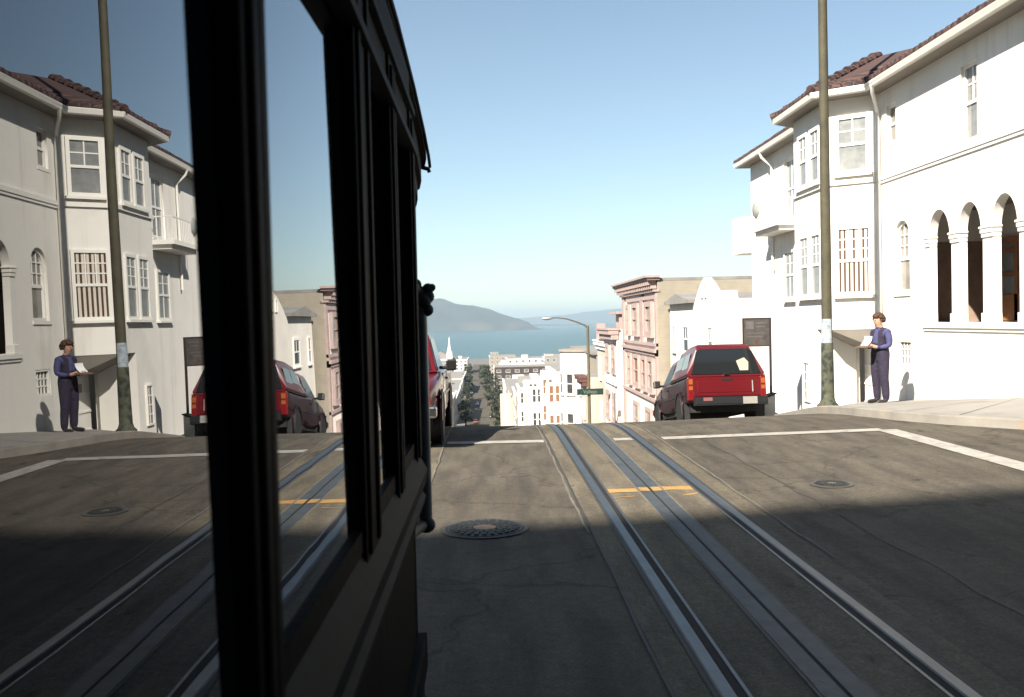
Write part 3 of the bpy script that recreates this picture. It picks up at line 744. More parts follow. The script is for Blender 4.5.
    # doors: seam lines and handles
    for sx in (-1, 1):
        x = sx*(hw+.008)
        for y in (2.12, 3.12): MB().box(min(x, x-sx*.02), max(x, x-sx*.02), y, y+.015, .45, .97).build('door_seam', BLKGL, t)
        MB().box(min(x, x+sx*.03), max(x, x+sx*.03), 2.2, 2.36, .86, .89).build('door_handle', BLKGL, t)
        m_ = MB(); m_.prism([(2.92, 1.0), (3.08, 1.0), (3.1, 1.16), (2.94, 1.17)], 'x', *(sorted((sx*(hw+.05), sx*(hw+.2))))); m_.box(*sorted((sx*(hw-.06), sx*(hw+.09))), 2.98, 3.03, 1.02, 1.07)
        m_.build('wing_mirror', BLKGL, t, bevel=.02)
        # trim stripe
        s_ = MB(); s_.box(*sorted((sx*(hw+.004), sx*(hw+.016))), .2, 4.2, .64, .68); s_.build('side_moulding', BLKGL, t)
    if shell:
        q = []
        for y, w, z1, ti in ((.03, W_-.02, 1.5, .24), (.05, W_-.01, 1.66, .24), (.12, W_-.01, 1.71, .25), (1.0, W_-.01, 1.74, .25), (1.85, W_-.01, 1.7, .25), (1.93, W_-.03, 1.6, .24)):
            n = rrect(w, 1.003, z1, y, .07, ti); q.append(n)
        # raked back: push the top of the rear rings forward
        for k in (0, 1, 2):
            q[k] = [(x, y+max(0, z-1.0)*.22, z) for x, y, z in q[k]]
        sh = MB(); sh.loft(q); so = sh.build('camper_shell', upper, t, smooth=35)
        def rakey(z): return .03+(z-1.0)*.22-.012
        z0, z1 = 1.05, 1.6
        g_ = MB(); hb, htp = hw-.09, hw-.25
        pts = [(-hb, rakey(z0), z0), (hb, rakey(z0), z0), (htp+.02, rakey(z1-.06), z1-.06), (htp-.06, rakey(z1), z1), (-htp+.06, rakey(z1), z1), (-htp-.02, rakey(z1-.06), z1-.06)]
        g_.loft([pts, [(x, y-.006, z) for x, y, z in pts]]); rgo = g_.build('rear_window', glassm, so)
        MB().poly([(.3, rakey(1.12)-.009, 1.12), (.48, rakey(1.12)-.009, 1.12), (.5, rakey(1.3)-.009, 1.3), (.42, rakey(1.4)-.009, 1.4), (.24, rakey(1.33)-.009, 1.33)]).build('window_card', mat('yellowed_card', (.3, .29, .22), .8), rgo)
        for sx in (-1, 1):
            for (ya, yb) in ((.28, .98), (1.04, 1.78)):
                f = lambda y, z: (sx*(hw-.005-.25*(z-1.0)/.72+.006), y, z)
                pts = [f(ya, 1.1), f(yb, 1.1), f(yb, 1.55), f(ya+(.16 if ya < .5 else 0), 1.55)]
                MB().loft([pts, [(x+sx*.006, y, z) for x, y, z in pts]]).build('side_window', mat('shell_side_glass', (.1, .12, .13), .08, spec=.8), so)
        MB().box(-hw-.012, hw+.012, .04, 1.95, 1.0, 1.022).build('shell_rail', BLKGL, so)
        MB().box(-.05, .05, -.012, .03, 1.035, 1.06).build('shell_latch', CHROME, so)
    # tailgate, lights, bumper, plate
    tg = MB(); tg.box(-hw+.13, hw-.13, .0, .06, .58, .99); tg.box(-hw+.2, hw-.2, -.008, 0, .66, .9); tgo = tg.build('tailgate', upper, t, bevel=.012)
    MB().box(-.11, .11, -.014, -.008, .9, .95).build('handle', BLKGL, tgo)
    MB().box(-hw+.16, hw-.16, -.006, .0, .6, .625).build('lower_lip', CHROME if False else upper, tgo)
    MB().box(hw-.3, hw-.28, -.012, -.008, .66, .9).build('trim_strip', ALUM, tgo)
    for sx in (-1, 1):
        a0, a1 = sorted((sx*(hw-.125), sx*(hw-.0)))
        l_ = MB(); l_.box(a0, a1, -.005, .14, .5, .99); lo = l_.build('tail_light', TAILR, t, bevel=.015)
        MB().box(a0+.02, a1-.02, -.012, -.004, .84, .95).build('indicator', TAILA, lo); MB().box(a0+.02, a1-.02, -.012, -.004, .72, .8).build('reverse_lamp', PLATEW if sx > 9 else TAILA, lo)
    bp = MB(); bp.box(-hw+.1, hw-.02, -.16, .02, .38, .56); bp.box(-hw+.14, hw-.06, -.17, -.16, .41, .52); bo_ = bp.build('rear_bumper', GREYB, t, bevel=.02)
    MB().box(.28, .58, -.185, -.172, .4, .55).build('licence_plate', PLATEW, bo_)
    MB().box(-.55, -.36, -.176, -.1705, .475, .545).build('sticker', mat('faded_pink', (.16, .06, .06), .6), bo_)
    for sx in (-1, 1):
        MB().box(sx*hw-.12 if sx > 0 else -hw, sx*hw if sx > 0 else -hw+.12, .48, .5, .12, .5).build('mud_flap', BLACK, t)
    # front end
    fb = MB(); fb.box(-hw+.02, hw-.02, 4.4, 4.62, .4, .56); fb.build('front_bumper', CHROME, t, bevel=.03)
    MB().box(-hw+.32, hw-.32, 4.46, 4.53, .6, .76).build('grille', BLKGL, t)
    for sx in (-1, 1):
        MB().lathe([(.09, .0), (.09, .05), (.07, .07), (.01, .075)], (sx*(hw-.22), 4.46, .68), 20, 'y').build('headlight', mat('headlamp_glass', (.6, .62, .62), .1, spec=.8), t)
    return t
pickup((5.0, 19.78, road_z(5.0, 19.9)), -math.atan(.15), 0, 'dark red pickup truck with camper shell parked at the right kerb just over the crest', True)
pk2 = pickup((-1.62, 17.15, -.13), R(1.2), math.pi, 'red pickup facing us with black wing mirrors, half hidden behind the tram', False, W_=1.74, L=4.6, side=REDP)
pk2.rotation_euler = (0, 0, math.pi); pk2.location = (-1.56, 17.1, -.1); pk2.rotation_euler = (R(1.8), 0, math.pi)

# ------------------------------------------------------------------ cable car (the tram the photo is taken from)
T = empty('cable_car', (-1.42, -1.5, 0), 0, 'dark cable car filling the left of the view, its panes mirroring the street', 'cable car')
def tp(m_, name, mats, parent=None, **k):
    o = m_.build(name, mats, parent or T, **k)
    if (parent or T) == T: o.location = Vector(o.location)-T.location
    return o
XO, XG = -.2, -.217     # outer face of the posts, plane of the glass
Y0, Y1 = -6.4, 2.68
# lower body panel with mouldings
s = MB(); s.box(-2.62, XO-.02, Y0, Y1-.02, .62, 1.3); tp(s, 'body_panel', CARB, bevel=.015)
for k in range(10):
    pass
s = MB(); s.loft([[(-.26, y, 1.25), (XO+.012, y, 1.25), (XO+.018, y, 1.29), (XO+.002, y, 1.318), (-.226, y, 1.36), (-.26, y, 1.36)] for y in (Y0, Y1)]); tp(s, 'window_sill', CARM)
s = MB(); s.loft([[(XO-.02, y, 1.19), (XO+.008, y, 1.195), (XO+.012, y, 1.215), (XO-.004, y, 1.235), (XO-.02, y, 1.238)] for y in (Y0, Y1)]); tp(s, 'lower_moulding', CARM)
s = MB(); s.box(XO-.02, XO+.0, Y0, Y1-.02, .78, .82); s.box(XO-.02, XO-.004, Y0, Y1-.02, .62, .68); tp(s, 'skirt_strip', CARM)
# posts with stepped mouldings
for (a, b2) in ((-5.0, -4.85), (-3.4, -3.25), (-1.85, -1.72), (-.35, -.22), (.80, .89), (1.50, 1.68), (2.05, 2.155), (2.585, 2.68)):
    s = MB(); s.box(-.27, XO, a, b2, 1.3, 2.3); s.box(XO-.006, XO+.006, a+.02, a+.045, 1.33, 2.26); s.box(XO-.006, XO+.006, b2-.045, b2-.02, 1.33, 2.26)
    po_ = tp(s, 'window_post', CARB, bevel=.004)
    g_ = MB(); g_.box(XG+.0055, XG+.009, b2+.001, b2+(.04 if b2 < 1 else .012), 1.345, 2.2); g_.build('glazing_bead', mat('grey_bead', (.36, .38, .38), .5, .2, 20), po_).location = -po_.location
# panes: each sash hangs a touch differently, as old sashes do
panes = [(-4.85, -3.4, 0), (-3.25, -1.85, 0), (-1.72, -.35, 0), (-.22, .775, 0.0), (.89, 1.50, -.0087), (1.68, 2.05, -.003), (2.155, 2.585, 0)]
for a, b2, yaw in panes:
    hl = (b2-a)/2+.02
    s = MB(); s.box(-.005, 0, -hl, hl, 0, .86)
    o = tp(s, 'window_pane', PANEG, loc=(XG, (a+b2)/2, 1.34), rot=(0, -.0105, yaw))
    f = MB()
    f.box(-.012, .008, -hl, hl, .0, .035)
    f.build('sash', CARB, o)
# letterboard, cornice, roof
s = MB(); s.loft([[(-.3, y, 2.17), (XO-.006, y, 2.17), (XO-.006, y, 2.40), (-.3, y, 2.42)] for y in (Y0, Y1)]); tp(s, 'letterboard', CARB)
s = MB()
for z, x in ((2.165, XO+.012), (2.275, XO+.008)):
    s.loft([[(XO-.02, y, z), (x, y, z+.004), (x, y, z+.022), (XO-.02, y, z+.028)] for y in (Y0, Y1+.01)])
tp(s, 'letterboard_moulding', CARM)
s = MB(); rr = []
for y, dz, inset in ((Y0, 0, 0), (0, 0, 0), (2.0, 0, 0), (2.8, -.012, .0), (3.4, -.05, .0), (3.9, -.105, .0), (4.2, -.155, .005), (4.3, -.175, .02)):
    ring = []
    xr = -.262-inset; xl = -2.61+inset
    pts = [(xl, 2.4), (xl-.0, 2.58), (xl+.25, 2.7), (-1.42-.4, 2.85), (-1.42+.4, 2.85), (xr-.25, 2.7), (xr-.01, 2.615), (xr+.012, 2.60), (xr+.012, 2.575), (xr-.012, 2.565), (xr-.012, 2.48), (xr-.03, 2.47), (xr-.03, 2.40)]
    for x, z in pts: ring.append((x, y, z+dz))
    rr.append(ring)
s.loft(rr); tp(s, 'roof', CARB, smooth=30)
s = MB(); s.tube([(-.246, y, z-.012) for y, z in ((Y0, 2.605), (2.0, 2.605), (2.8, 2.593), (3.4, 2.555), (3.9, 2.5), (4.2, 2.45), (4.3, 2.415))], .007, 6); tp(s, 'gutter_bead', CARM)
s = MB(); s.tube([(-.28, 4.295, 2.40), (-.255, 4.31, 2.395), (-.25, 4.31, 2.38)], .01, 6); tp(s, 'roof_hook', BLACK)
# far side, floor, end bulkheads so that the body is a closed shell
s = MB(); s.box(-2.62, -2.56, Y0, Y1, 1.3, 2.4); tp(s, 'far_side_wall', CARB)
s = MB(); s.box(-2.6, -.22, Y1-.06, Y1-.001, .62, 2.4); tp(s, 'end_bulkhead', CARB)
s = MB(); s.box(-2.6, -.22, Y0, Y0+.06, .62, 2.4); tp(s, 'end_bulkhead', CARB)
s = MB(); s.box(-2.55, -.24, Y1, 3.3, .5, .62); tp(s, 'platform', CARB)
s = MB(); s.box(-2.3, -.6, Y0+.3, 4.0, .2, .5); tp(s, 'truck_frame', BLACK)
for y in (-5.2, -3.9, 1.2, 2.5):
    for x in (-1.93, -.91):
        s = MB().lathe([(.02, -.05), (.28, -.05), (.3, -.03), (.3, .03), (.28, .05), (.02, .05)], (x, y, .3), 24, 'x'); tp(s, 'wheel', IRON)
s = MB(); s.box(-2.5, -.4, 3.15, 3.3, .62, 1.12); tp(s, 'dash_panel', CARB, bevel=.02)
for x in (-2.45, -.36):
    s = MB(); s.tube([(x, 3.25, .62), (x, 3.25, 2.4)], .03, 10); tp(s, 'end_post', CARB)
# grab pole with its brackets
s = MB(); s.tube([(-.227, 3.2, 1.04), (-.227, 3.2, 1.8)], .0225, 14); gp = tp(s, 'grab_pole', POLEG, smooth=40)
s = MB(); s.ball((-.226, 3.2, 1.02), .03, sq=(1.05, 1, .95)); s.tube([(-.235, 3.2, 1.02), (-.26, 3.05, 1.03), (-.27, 2.68, 1.05)], .02, 8); s.build('lower_bracket', BLACK, gp, smooth=50)
s = MB()
for c_, r_ in (((-.235, 3.2, 1.80), .03), ((-.215, 3.19, 1.775), .026), ((-.205, 3.2, 1.745), .022), ((-.24, 3.19, 1.83), .02), ((-.2, 3.2, 1.815), .02), ((-.187, 3.2, 1.82), .013), ((-.203, 3.2, 1.79), .024)): s.ball(c_, r_)
s.tube([(-.24, 3.2, 1.81), (-.26, 3.0, 1.83), (-.27, 2.68, 1.84)], .022, 8)
s.build('upper_bracket', BLACK, gp, smooth=50)

# ------------------------------------------------------------------ person reading on the pavement
def person(loc, rz):
    root = empty('person', loc, rz, 'standing person in navy vest and trousers reading papers on the pavement by the garage', 'person')
    V = []; E = []; RAD = []
    def v(p, r): V.append(p); RAD.append(r if hasattr(r, '__len__') else (r, r)); return len(V)-1
    def chain(start, pts):
        a = start
        for p, r in pts: b_ = v(p, r); E.append((a, b_)); a = b_
        return a
    # local: faces -y, z up
    pel = v((0, .0, .93), (.172, .14))
    ab = chain(pel, [((0, .0, 1.05), (.168, .135))])
    ch = chain(ab, [((0, .01, 1.2), (.182, .14)), ((0, .02, 1.33), (.175, .118))])
    nk = chain(ch, [((0, .0, 1.41), (.075, .07)), ((0, -.02, 1.455), (.052, .054))])
    hd = chain(nk, [((0, -.04, 1.51), (.07, .075)), ((0, -.052, 1.57), (.077, .09)), ((0, -.045, 1.63), (.066, .075))])
    for sx in (-1, 1):
        hip = chain(pel, [((sx*.095, .0, .86), (.112, .122)), ((sx*.105, -.012, .66), (.1, .108)), ((sx*.112, -.012+.0, .48), (.082, .09)), ((sx*.118, .012, .3), (.075, .082)), ((sx*.12, .02, .12), (.068, .074)), ((sx*.12, .02, .06), (.046, .052))])
        ft = chain(hip, [((sx*.125, -.05, .04), (.044, .036)), ((sx*.14, -.15, .032), (.042, .028)), ((sx*.145, -.19, .03), (.03, .022))])
        sh = chain(ch, [((sx*.18, .02, 1.34), (.072, .075)), ((sx*.215, .03, 1.22), (.064, .066)), ((sx*.225, .02, 1.09), (.056, .058)), ((sx*.15, -.12, 1.06), (.04, .04)), ((sx*.085, -.24, 1.08), (.029, .028))])
        pm = chain(sh, [((sx*.065, -.29, 1.09), (.026, .036)), ((sx*.055, -.325, 1.095), (.024, .034))])
        for k, (dz, ln) in enumerate(((.026, .065), (.009, .075), (-.009, .07), (-.025, .055))):
            chain(pm, [((sx*.045, -.345, 1.095+dz), .0095), ((sx*.03, -.35-ln*.35, 1.095+dz*1.1), .0085), ((sx*.008, -.34-ln*.25, 1.09+dz*1.1), .0078)])
        chain(sh, [((sx*.07, -.275, 1.125), .012), ((sx*.05, -.305, 1.135), .0095), ((sx*.03, -.325, 1.137), .008)])
    me = bpy.data.meshes.new('body'); me.from_pydata(V, E, [])
    o = bpy.data.objects.new('tmpbody', me); COL.objects.link(o)
    sk = o.modifiers.new('skin', 'SKIN'); sk.use_smooth_shade = True
    for i, d in enumerate(me.skin_vertices[0].data):
        d.radius = RAD[i]; d.use_root = (i == 0)
    sb = o.modifiers.new('sub', 'SUBSURF'); sb.levels = 2; sb.render_levels = 2
    dg = bpy.context.evaluated_depsgraph_get(); dg.update()
    m2 = bpy.data.meshes.new_from_object(o.evaluated_get(dg)); bpy.data.objects.remove(o)
    m2.materials.clear()
    for m in (SKIN, NAVY, BLUESH, SHOE, NAVY): m2.materials.append(m)
    for p in m2.polygons:
        c = p.center; p.use_smooth = True
        if c.z < .075: p.material_index = 3
        elif c.z < 1.0 and abs(c.x) < .2 and c.y > -.15: p.material_index = 1
        elif c.z > 1.435 and c.y < .12: p.material_index = 0
        elif c.y < -.19: p.material_index = 0
        elif abs(c.x) > .172 or c.y < -.168: p.material_index = 2     # shirt sleeves
        elif c.y < -.05 and abs(c.x) < .055 and c.z > 1.12: p.material_index = 2
        else: p.material_index = 1
    link('body', m2, root)
    hr = MB()
    rnd = random.Random(3)
    for k in range(150):
        a = rnd.uniform(0, 2*math.pi); e = rnd.uniform(-.35, 1.5)
        d = Vector((math.cos(a)*math.cos(e), math.sin(a)*math.cos(e), math.sin(e)))
        if d.y < -.25 and d.z < .5: continue
        c = Vector((0, -.035, 1.59))+Vector((d.x*.092, d.y*.104, d.z*.092))
        hr.ball(c, rnd.uniform(.026, .042), 7, 5)
    hr.build('hair', HAIR, root, smooth=80)
    fc = MB(); fc.ball((0, -.148, 1.55), .014, 8, 6, (.8, 1, 1.2)); fc.build('nose', SKIN, root, smooth=80)
    for sx in (-1, 1):
        MB().ball((sx*.03, -.13, 1.572), .009, 8, 6).build('eye', BLKGL, root, smooth=80)
        MB().ball((sx*.078, -.04, 1.56), .02, 8, 6, (.4, .8, 1.2)).build('ear', SKIN, root, smooth=80)
    MB().ball((0, -.128, 1.512), .016, 8, 6, (1.3, .5, .35)).build('mouth', mat('lip', (.3, .1, .08), .6), root, smooth=80)
    return root
pl = (7.38, 17.75, 0)
pl = (pl[0], pl[1], zside(pl[0], pl[1]))
person(pl, R(-72))
# papers in the hands, a clipboard under them: things held, so top-level
q = Matrix.Rotation(R(-98), 4, 'Z')
def hand_pt(p): return Vector(pl)+q @ Vector(p)
s = MB(); A = [(-.14, -.37, 1.115), (.14, -.37, 1.115), (.14, -.2, 1.26), (-.14, -.2, 1.26)]
A = [(-.15, -.46, 1.06), (.15, -.46, 1.06), (.15, -.29, 1.085), (-.15, -.29, 1.085)]
s.loft([A, [(x, y, z+.014) for x, y, z in A]]); o = s.build('clipboard', BINDER, None, loc=pl, rot=(0, 0, R(-72))); tag(o, 'brown clipboard held flat in front of the reader at the waist', 'clipboard')
s = MB(); A = [(-.1, -.36, 1.105), (.1, -.36, 1.105), (.11, -.3, 1.27), (-.09, -.3, 1.27)]
rr = []
for k in range(6):
    t = k/5; rr.append([(-.1+.01*t, -.37+.09*t+.03*math.sin(t*3), 1.102+.17*t), (.1+.01*t, -.37+.09*t+.03*math.sin(t*3), 1.102+.17*t), (.1+.01*t, -.366+.09*t+.03*math.sin(t*3), 1.102+.17*t), (-.1+.01*t, -.366+.09*t+.03*math.sin(t*3), 1.102+.17*t)])
s.loft(rr); o = s.build('paper_sheet', PAPER, None, loc=pl, rot=(0, 0, R(-72)), smooth=60); tag(o, 'white sheet of paper the standing person is looking down at', 'paper')

# ------------------------------------------------------------------ houses down the right side
def box_house(name, label, x0, x1, y0, y1, zb, zt, wall, side=None, cornice=WHITE, rows=(), cols=2, ww=.95, wh=1.5, face=-1, trim=WHITE, pane=GLASSD, south=0, ov=.35, cat='house', group=None, roofm=ROOFG, par=.35, case=.1):
    """flat-roofed house, street face on x0 (face=-1) or x1 (face=+1)"""
    h = empty(name, ((x0+x1)/2, (y0+y1)/2, zb), 0, label, cat, group); ox, oy, oz = h.location
    MB().box(x0-ox, x1-ox, y0-oy, y1-oy, 0, zt-oz).build('wall', wall, h)
    e = MB(); fx = x0 if face < 0 else x1
    a, b_ = sorted((fx+face*ov-ox, fx-face*.1-ox))
    e.box(a, b_, y0-oy-.1, y1-oy+.1, zt-oz-.32, zt-oz-.06); e.box(a+(.15 if face < 0 else 0), b_-(0 if face < 0 else .15), y0-oy-.06, y1-oy+.06, zt-oz-.62, zt-oz-.325); e.box(a-.06, b_+.06, y0-oy-.14, y1-oy+.14, zt-oz-.06, zt-oz+.04)
    e.build('cornice', cornice, h)
    MB().box(x0-ox+.2, x1-ox-.2, y0-oy+.2, y1-oy-.2, zt-oz+.002, zt-oz+.05).build('roof', roofm, h)
    for z in rows:
        for k in range(cols):
            yy = y0+(y1-y0)*(k+.5)/cols-oy
            window(h, fx+face*.004-ox, yy, z-oz, ww, wh, 0 if face < 0 else math.pi, up=(1, 1), frame=trim, pane=pane, case=case, proud=.08)
    for z in (rows if south else ()):
        for k in range(south):
            xx = x0+(x1-x0)*(k+.5)/south-ox
            window(h, xx, y0-.004-oy, z-oz, ww, wh, math.pi/2, up=(1, 1), frame=trim, pane=pane, case=case, proud=.08)
    return h
# low white house with a shaped gable, next to the corner house
h = empty('low_house', (8.5, 38, -4), 0, 'low white stucco house with small shaped gable, between the corner house and the pink house', 'house')
def lp(m_, name, mm, parent=None, **k):
    return m_.build(name, mm, parent or h, **k)
ox, oy, oz = h.location
lp(MB().box(0, 8, 31.8-oy, 44.3-oy, -2, 2.3-oz), 'wall', OFFW)
gp_ = [(33.2, 2.3), (33.4, 2.62), (34.6, 2.66), (34.9, 2.45), (35.3, 2.5), (36.6, 3.05), (37.2, 3.25), (37.8, 3.05), (38.6, 2.55), (38.9, 2.3)]
lp(MB().prism([(y-oy, z-oz) for y, z in gp_], 'x', 0.0, .3), 'gable', OFFW)
rf_ = MB(); rf_.prism([(39.0-oy, 2.3-oz), (44.4-oy, 2.3-oz), (44.4-oy, 2.42-oz), (41.8-oy, 2.75-oz), (39.0-oy, 2.42-oz)], 'x', -.25, 6); lp(rf_, 'roof', ROOFG)
window(h, -.004, 40.7-oy, .15-oz, 1.3, 1.25, 0, up=(2, 1), pane=GLASSD, case=.12)
window(h, -.004, 36.2-oy, .15-oz, 1.0, 1.25, 0, up=(2, 1), pane=GLASSB, case=.12)
window(h, -.004, 43.3-oy, .15-oz, .8, 1.25, 0, up=(1, 1), pane=GLASSB, case=.1)
for yy in (36.9, 37.5): window(h, -.004, yy-oy, 2.45-oz, .3, .5, 0, up=(1, 1), pane=GLASSD, case=.04, split=0, sill=False)
# tall pink and white house
h = empty('pink_house', (8, 50, -5.5), 0, 'tall white and rose trimmed house with bracketed cornice and tan side wall', 'house')
ox, oy, oz = h.location
a_ = MB(); a_.box(.02, 9.5, 44.75-oy, 56-oy, -2, 3.35-oz); lp(a_, 'wall', PINKW)
a_ = MB(); a_.box(.0, 9.5, 44.7-oy, 44.749-oy, -2, 3.45-oz); lp(a_, 'side_wall', SHING)
a_ = MB(); a_.box(-.6, .1, 44.5-oy, 57.0-oy, 3.62-oz, 3.72-oz); a_.box(-.5, .1, 44.6-oy, 57-oy, 3.5-oz, 3.62-oz); a_.box(-.2, .1, 44.65-oy, 56.2-oy, 2.95-oz, 3.05-oz); co = lp(a_, 'cornice', PINK)
for k in range(22):
    a_ = MB(); yy = 44.95+11.6*k/21-oy; a_.box(-.45, -.02, yy-.12, yy+.12, 3.28-oz, 3.5-oz); a_.box(-.3, -.02, yy-.1, yy+.1, 3.1-oz, 3.28-oz); a_.build('bracket', PINK, co)
lp(MB().box(.1, 9.5, 44.72-oy, 56-oy, 3.46-oz, 3.6-oz), 'roof', ROOFG)
a_ = MB()
for z0, z1, d in ((.35, .5, .12), (.05, .2, .2), (-.12, .05, .1), (-2.35, -2.2, .15)): a_.box(-d, .02, 44.72-oy, 55.9-oy, z0-oz, z1-oz)
a_.box(-.1, .02, 44.72-oy, 45.1-oy, -6-oz, 2.95-oz); a_.box(-.1, .02, 55.3-oy, 55.98-oy, -6-oz, 2.95-oz); a_.box(-.08, .02, 48.7-oy, 49.6-oy, .5-oz, 2.95-oz); a_.box(-.09, .02, 45.1-oy, 54.5-oy, 2.62-oz, 2.8-oz)
lp(a_, 'trim_band', PINK)
for yc, w_ in ((46.9, 2.0), (51.2, 2.0), (53.9, 1.0)): window(h, -.012, yc-oy, .8-oz, w_, 1.72, 0, up=(1, 1), frame=PINK, pane=GLASSW, case=.25, proud=.12)
for yc, w_ in ((46.6, 1.5), (48.6, 1.4), (51.1, 1.8), (53.6, 1.2)): window(h, -.012, yc-oy, -1.95-oz, w_, 1.72, 0, up=(1, 1), frame=PINK, pane=(ORNG if yc in (48.6, 51.1) else GLASSD), case=.2, proud=.12)
for yc in (47.5, 51.5): window(h, -.012, yc-oy, -4.7-oz, 1.8, 1.9, 0, up=(1, 1), frame=PINK, pane=GLASSW, case=.2, proud=.1)
# narrow pink house with bay
h = box_house('bay_house', 'narrow rose and white house with a bay, right behind the tall pink house', 7.6, 16, 56.3, 62.2, -10, 1.1, PINKW, cornice=PINK, rows=(-1.6, -4.6), cols=2, ww=1.6, wh=1.8, trim=PINK, pane=GLASSW, ov=.5, case=.3)
ox, oy, oz = h.location
a_ = MB(); a_.box(7.7-ox, 9-ox, 57-oy, 60.5-oy, 2.0-oz, 2.15-oz); a_.box(7.9-ox, 8.1-ox, 57.2-oy, 57.4-oy, 1.1-oz, 2-oz); a_.box(8.1-ox, 8.9-ox, 58.5-oy, 60.2-oy, 1.12-oz, 2-oz); a_.build('roof_shelter', PINK, h)
a_ = MB()
for z in (-2.3, -5.4): a_.box(7.45-ox, 7.62-ox, 56.3-oy, 62.2-oy, z-oz, z+.3-oz)
a_.build('trim_band', WHITE, h)
h = box_house('cream_house', 'cream house with small red hipped roof and chimney, below the rose bay house', 8, 16, 62.5, 70, -12, .2, CREAM, cornice=WHITE, rows=(-2.6, -5.6, -8.6), cols=2, ww=.9, wh=1.6, pane=GLASSB, ov=.3)
ox, oy, oz = h.location
a_ = MB(); a_.loft([[(7.6-ox, 62.6-oy, .27-oz), (15-ox, 62.6-oy, .27-oz), (15-ox, 66.5-oy, .27-oz), (7.6-ox, 66.5-oy, .27-oz)], [(9.2-ox, 64.3-oy, .95-oz), (13-ox, 64.3-oy, .95-oz), (13-ox, 64.9-oy, .95-oz), (9.2-ox, 64.9-oy, .95-oz)]]); a_.build('hip_roof', ROOFR, h)
MB().box(7.9-ox, 8.5-ox, 69-oy, 69.6-oy, .24-oz, 1.4-oz).build('chimney', PINK, h)
h = box_house('porch_house', 'small cream house with red porch roof just right of the lamp post', 7.2, 14, 70.3, 74.5, -13, -2.6, CREAM, cornice=ROOFR, rows=(-5.8, -8.8), cols=1, ww=1.2, wh=1.5, pane=GLASSB, ov=.5)
# building with the rounded bay
h = empty('round_bay_house', (8.6, 86, -13.5), 0, 'tan flat roofed building with a tall rounded corner bay behind the lamp post', 'building')
ox, oy, oz = h.location
MB().box(0, 9, 76-oy, 97-oy, -2, -1.15-oz).build('wall', TAN, h)
def rbay(yc, rad, z0, z1, name, mm):
    m_ = MB(); n = 16; ring = [(8.6-ox+.05-rad*math.sin(math.pi*k/n)*1.0, yc-oy-rad*math.cos(math.pi*k/n)) for k in range(n+1)]
    m_.prism(ring, 'z', z0-oz, z1-oz); return m_.build(name, mm, h, smooth=40)
rbay(85, 2.3, -15, -1.1, 'rounded_bay', OFFW); rbay(85, 2.45, -1.1, -.9, 'bay_cornice', TAN)
MB().box(-.3, 9, 75.9-oy, 97.1-oy, -1.14-oz, -.95-oz).build('roof', ROOFG, h)
for z in (-4.9, -8.4, -11.9):
    for an in (-20, 14, 47, 80):
        a = R(an); window(h, 8.6-ox+.05-2.31*math.cos(a), 85-oy-2.31*math.sin(a), z-oz, .95, 2.0, a, up=(1, 1), pane=GLASSD, case=.16, proud=.08)
    for yy in (77.2, 79.5, 81.6): window(h, -.004, yy-oy, z-oz, 1.1, 1.9, 0, up=(1, 1), pane=GLASSD, case=.14, proud=.08)
# white row further down
def RX(Y): return 8.2+bend(Y)
row = [
 ('white flat roofed house with orange brown shutters left of the rounded bay building', 100, 124, -4.3, OFFW, ORNG, 3, 3),
 ('white stucco house with stepped parapet, second below the rounded bay building', 125, 146, -6.4, OFFW, GLASSD, 3, 3),
 ('pale house with a narrow front, third below the rounded bay building', 147, 160, -7.2, CREAM, GLASSW, 2, 3),
 ('off white house with slim windows, last before the lower cross street on the right', 161, 178, -9.6, OFFW, GLASSD, 2, 4)]
for i, (lb, a, b_, zt, wm, pm, nc, nr) in enumerate(row):
    x0 = RX(a)-.4*(i % 2); zb = P(b_)-1
    hh = box_house('row_house', lb, x0, x0+11, a, b_, zb, zt, wm, rows=[zt-2.7-3.2*k for k in range(nr)], cols=nc, ww=1.6, wh=1.9, pane=pm, ov=.4, south=2, group='white row houses down the hill')
    for kb_ in range(2):
        yb = a+2.5+(b_-a)*.5*kb_-hh.location.y; q_ = hh.location
        bo_ = MB().box(x0-q_.x-1.5, x0-q_.x, yb, yb+3.2, .5, zt-q_.z-.9).build('bay', wm, hh)
        for z in [zt-2.9-3.2*k for k in range(nr)]:
            for xx in (-1.08, -.4): window(bo_, x0-q_.x+xx, yb-.004, z-q_.z, .58, 1.9, math.pi/2, up=(1, 1), pane=pm, case=.09, proud=.06)
            window(bo_, x0-q_.x-1.504, yb+1.6, z-q_.z, 1.8, 1.9, 0, up=(1, 1), pane=pm, case=.12, proud=.06)
    if i == 1:
        q_ = hh.location; MB().box(x0-q_.x, x0-q_.x+1, a-q_.y+1, a-q_.y+6, zt-q_.z+.04, zt-q_.z+1.3).build('stepped_parapet', OFFW, hh)
    if i == 0:
        q_ = hh.location; m_ = MB()
        m_.box(x0-q_.x+1, x0-q_.x+5, a-q_.y+14, a-q_.y+20, zt-q_.z+.05, zt-q_.z+1.5); m_.build('roof_shed', GREYW, hh)
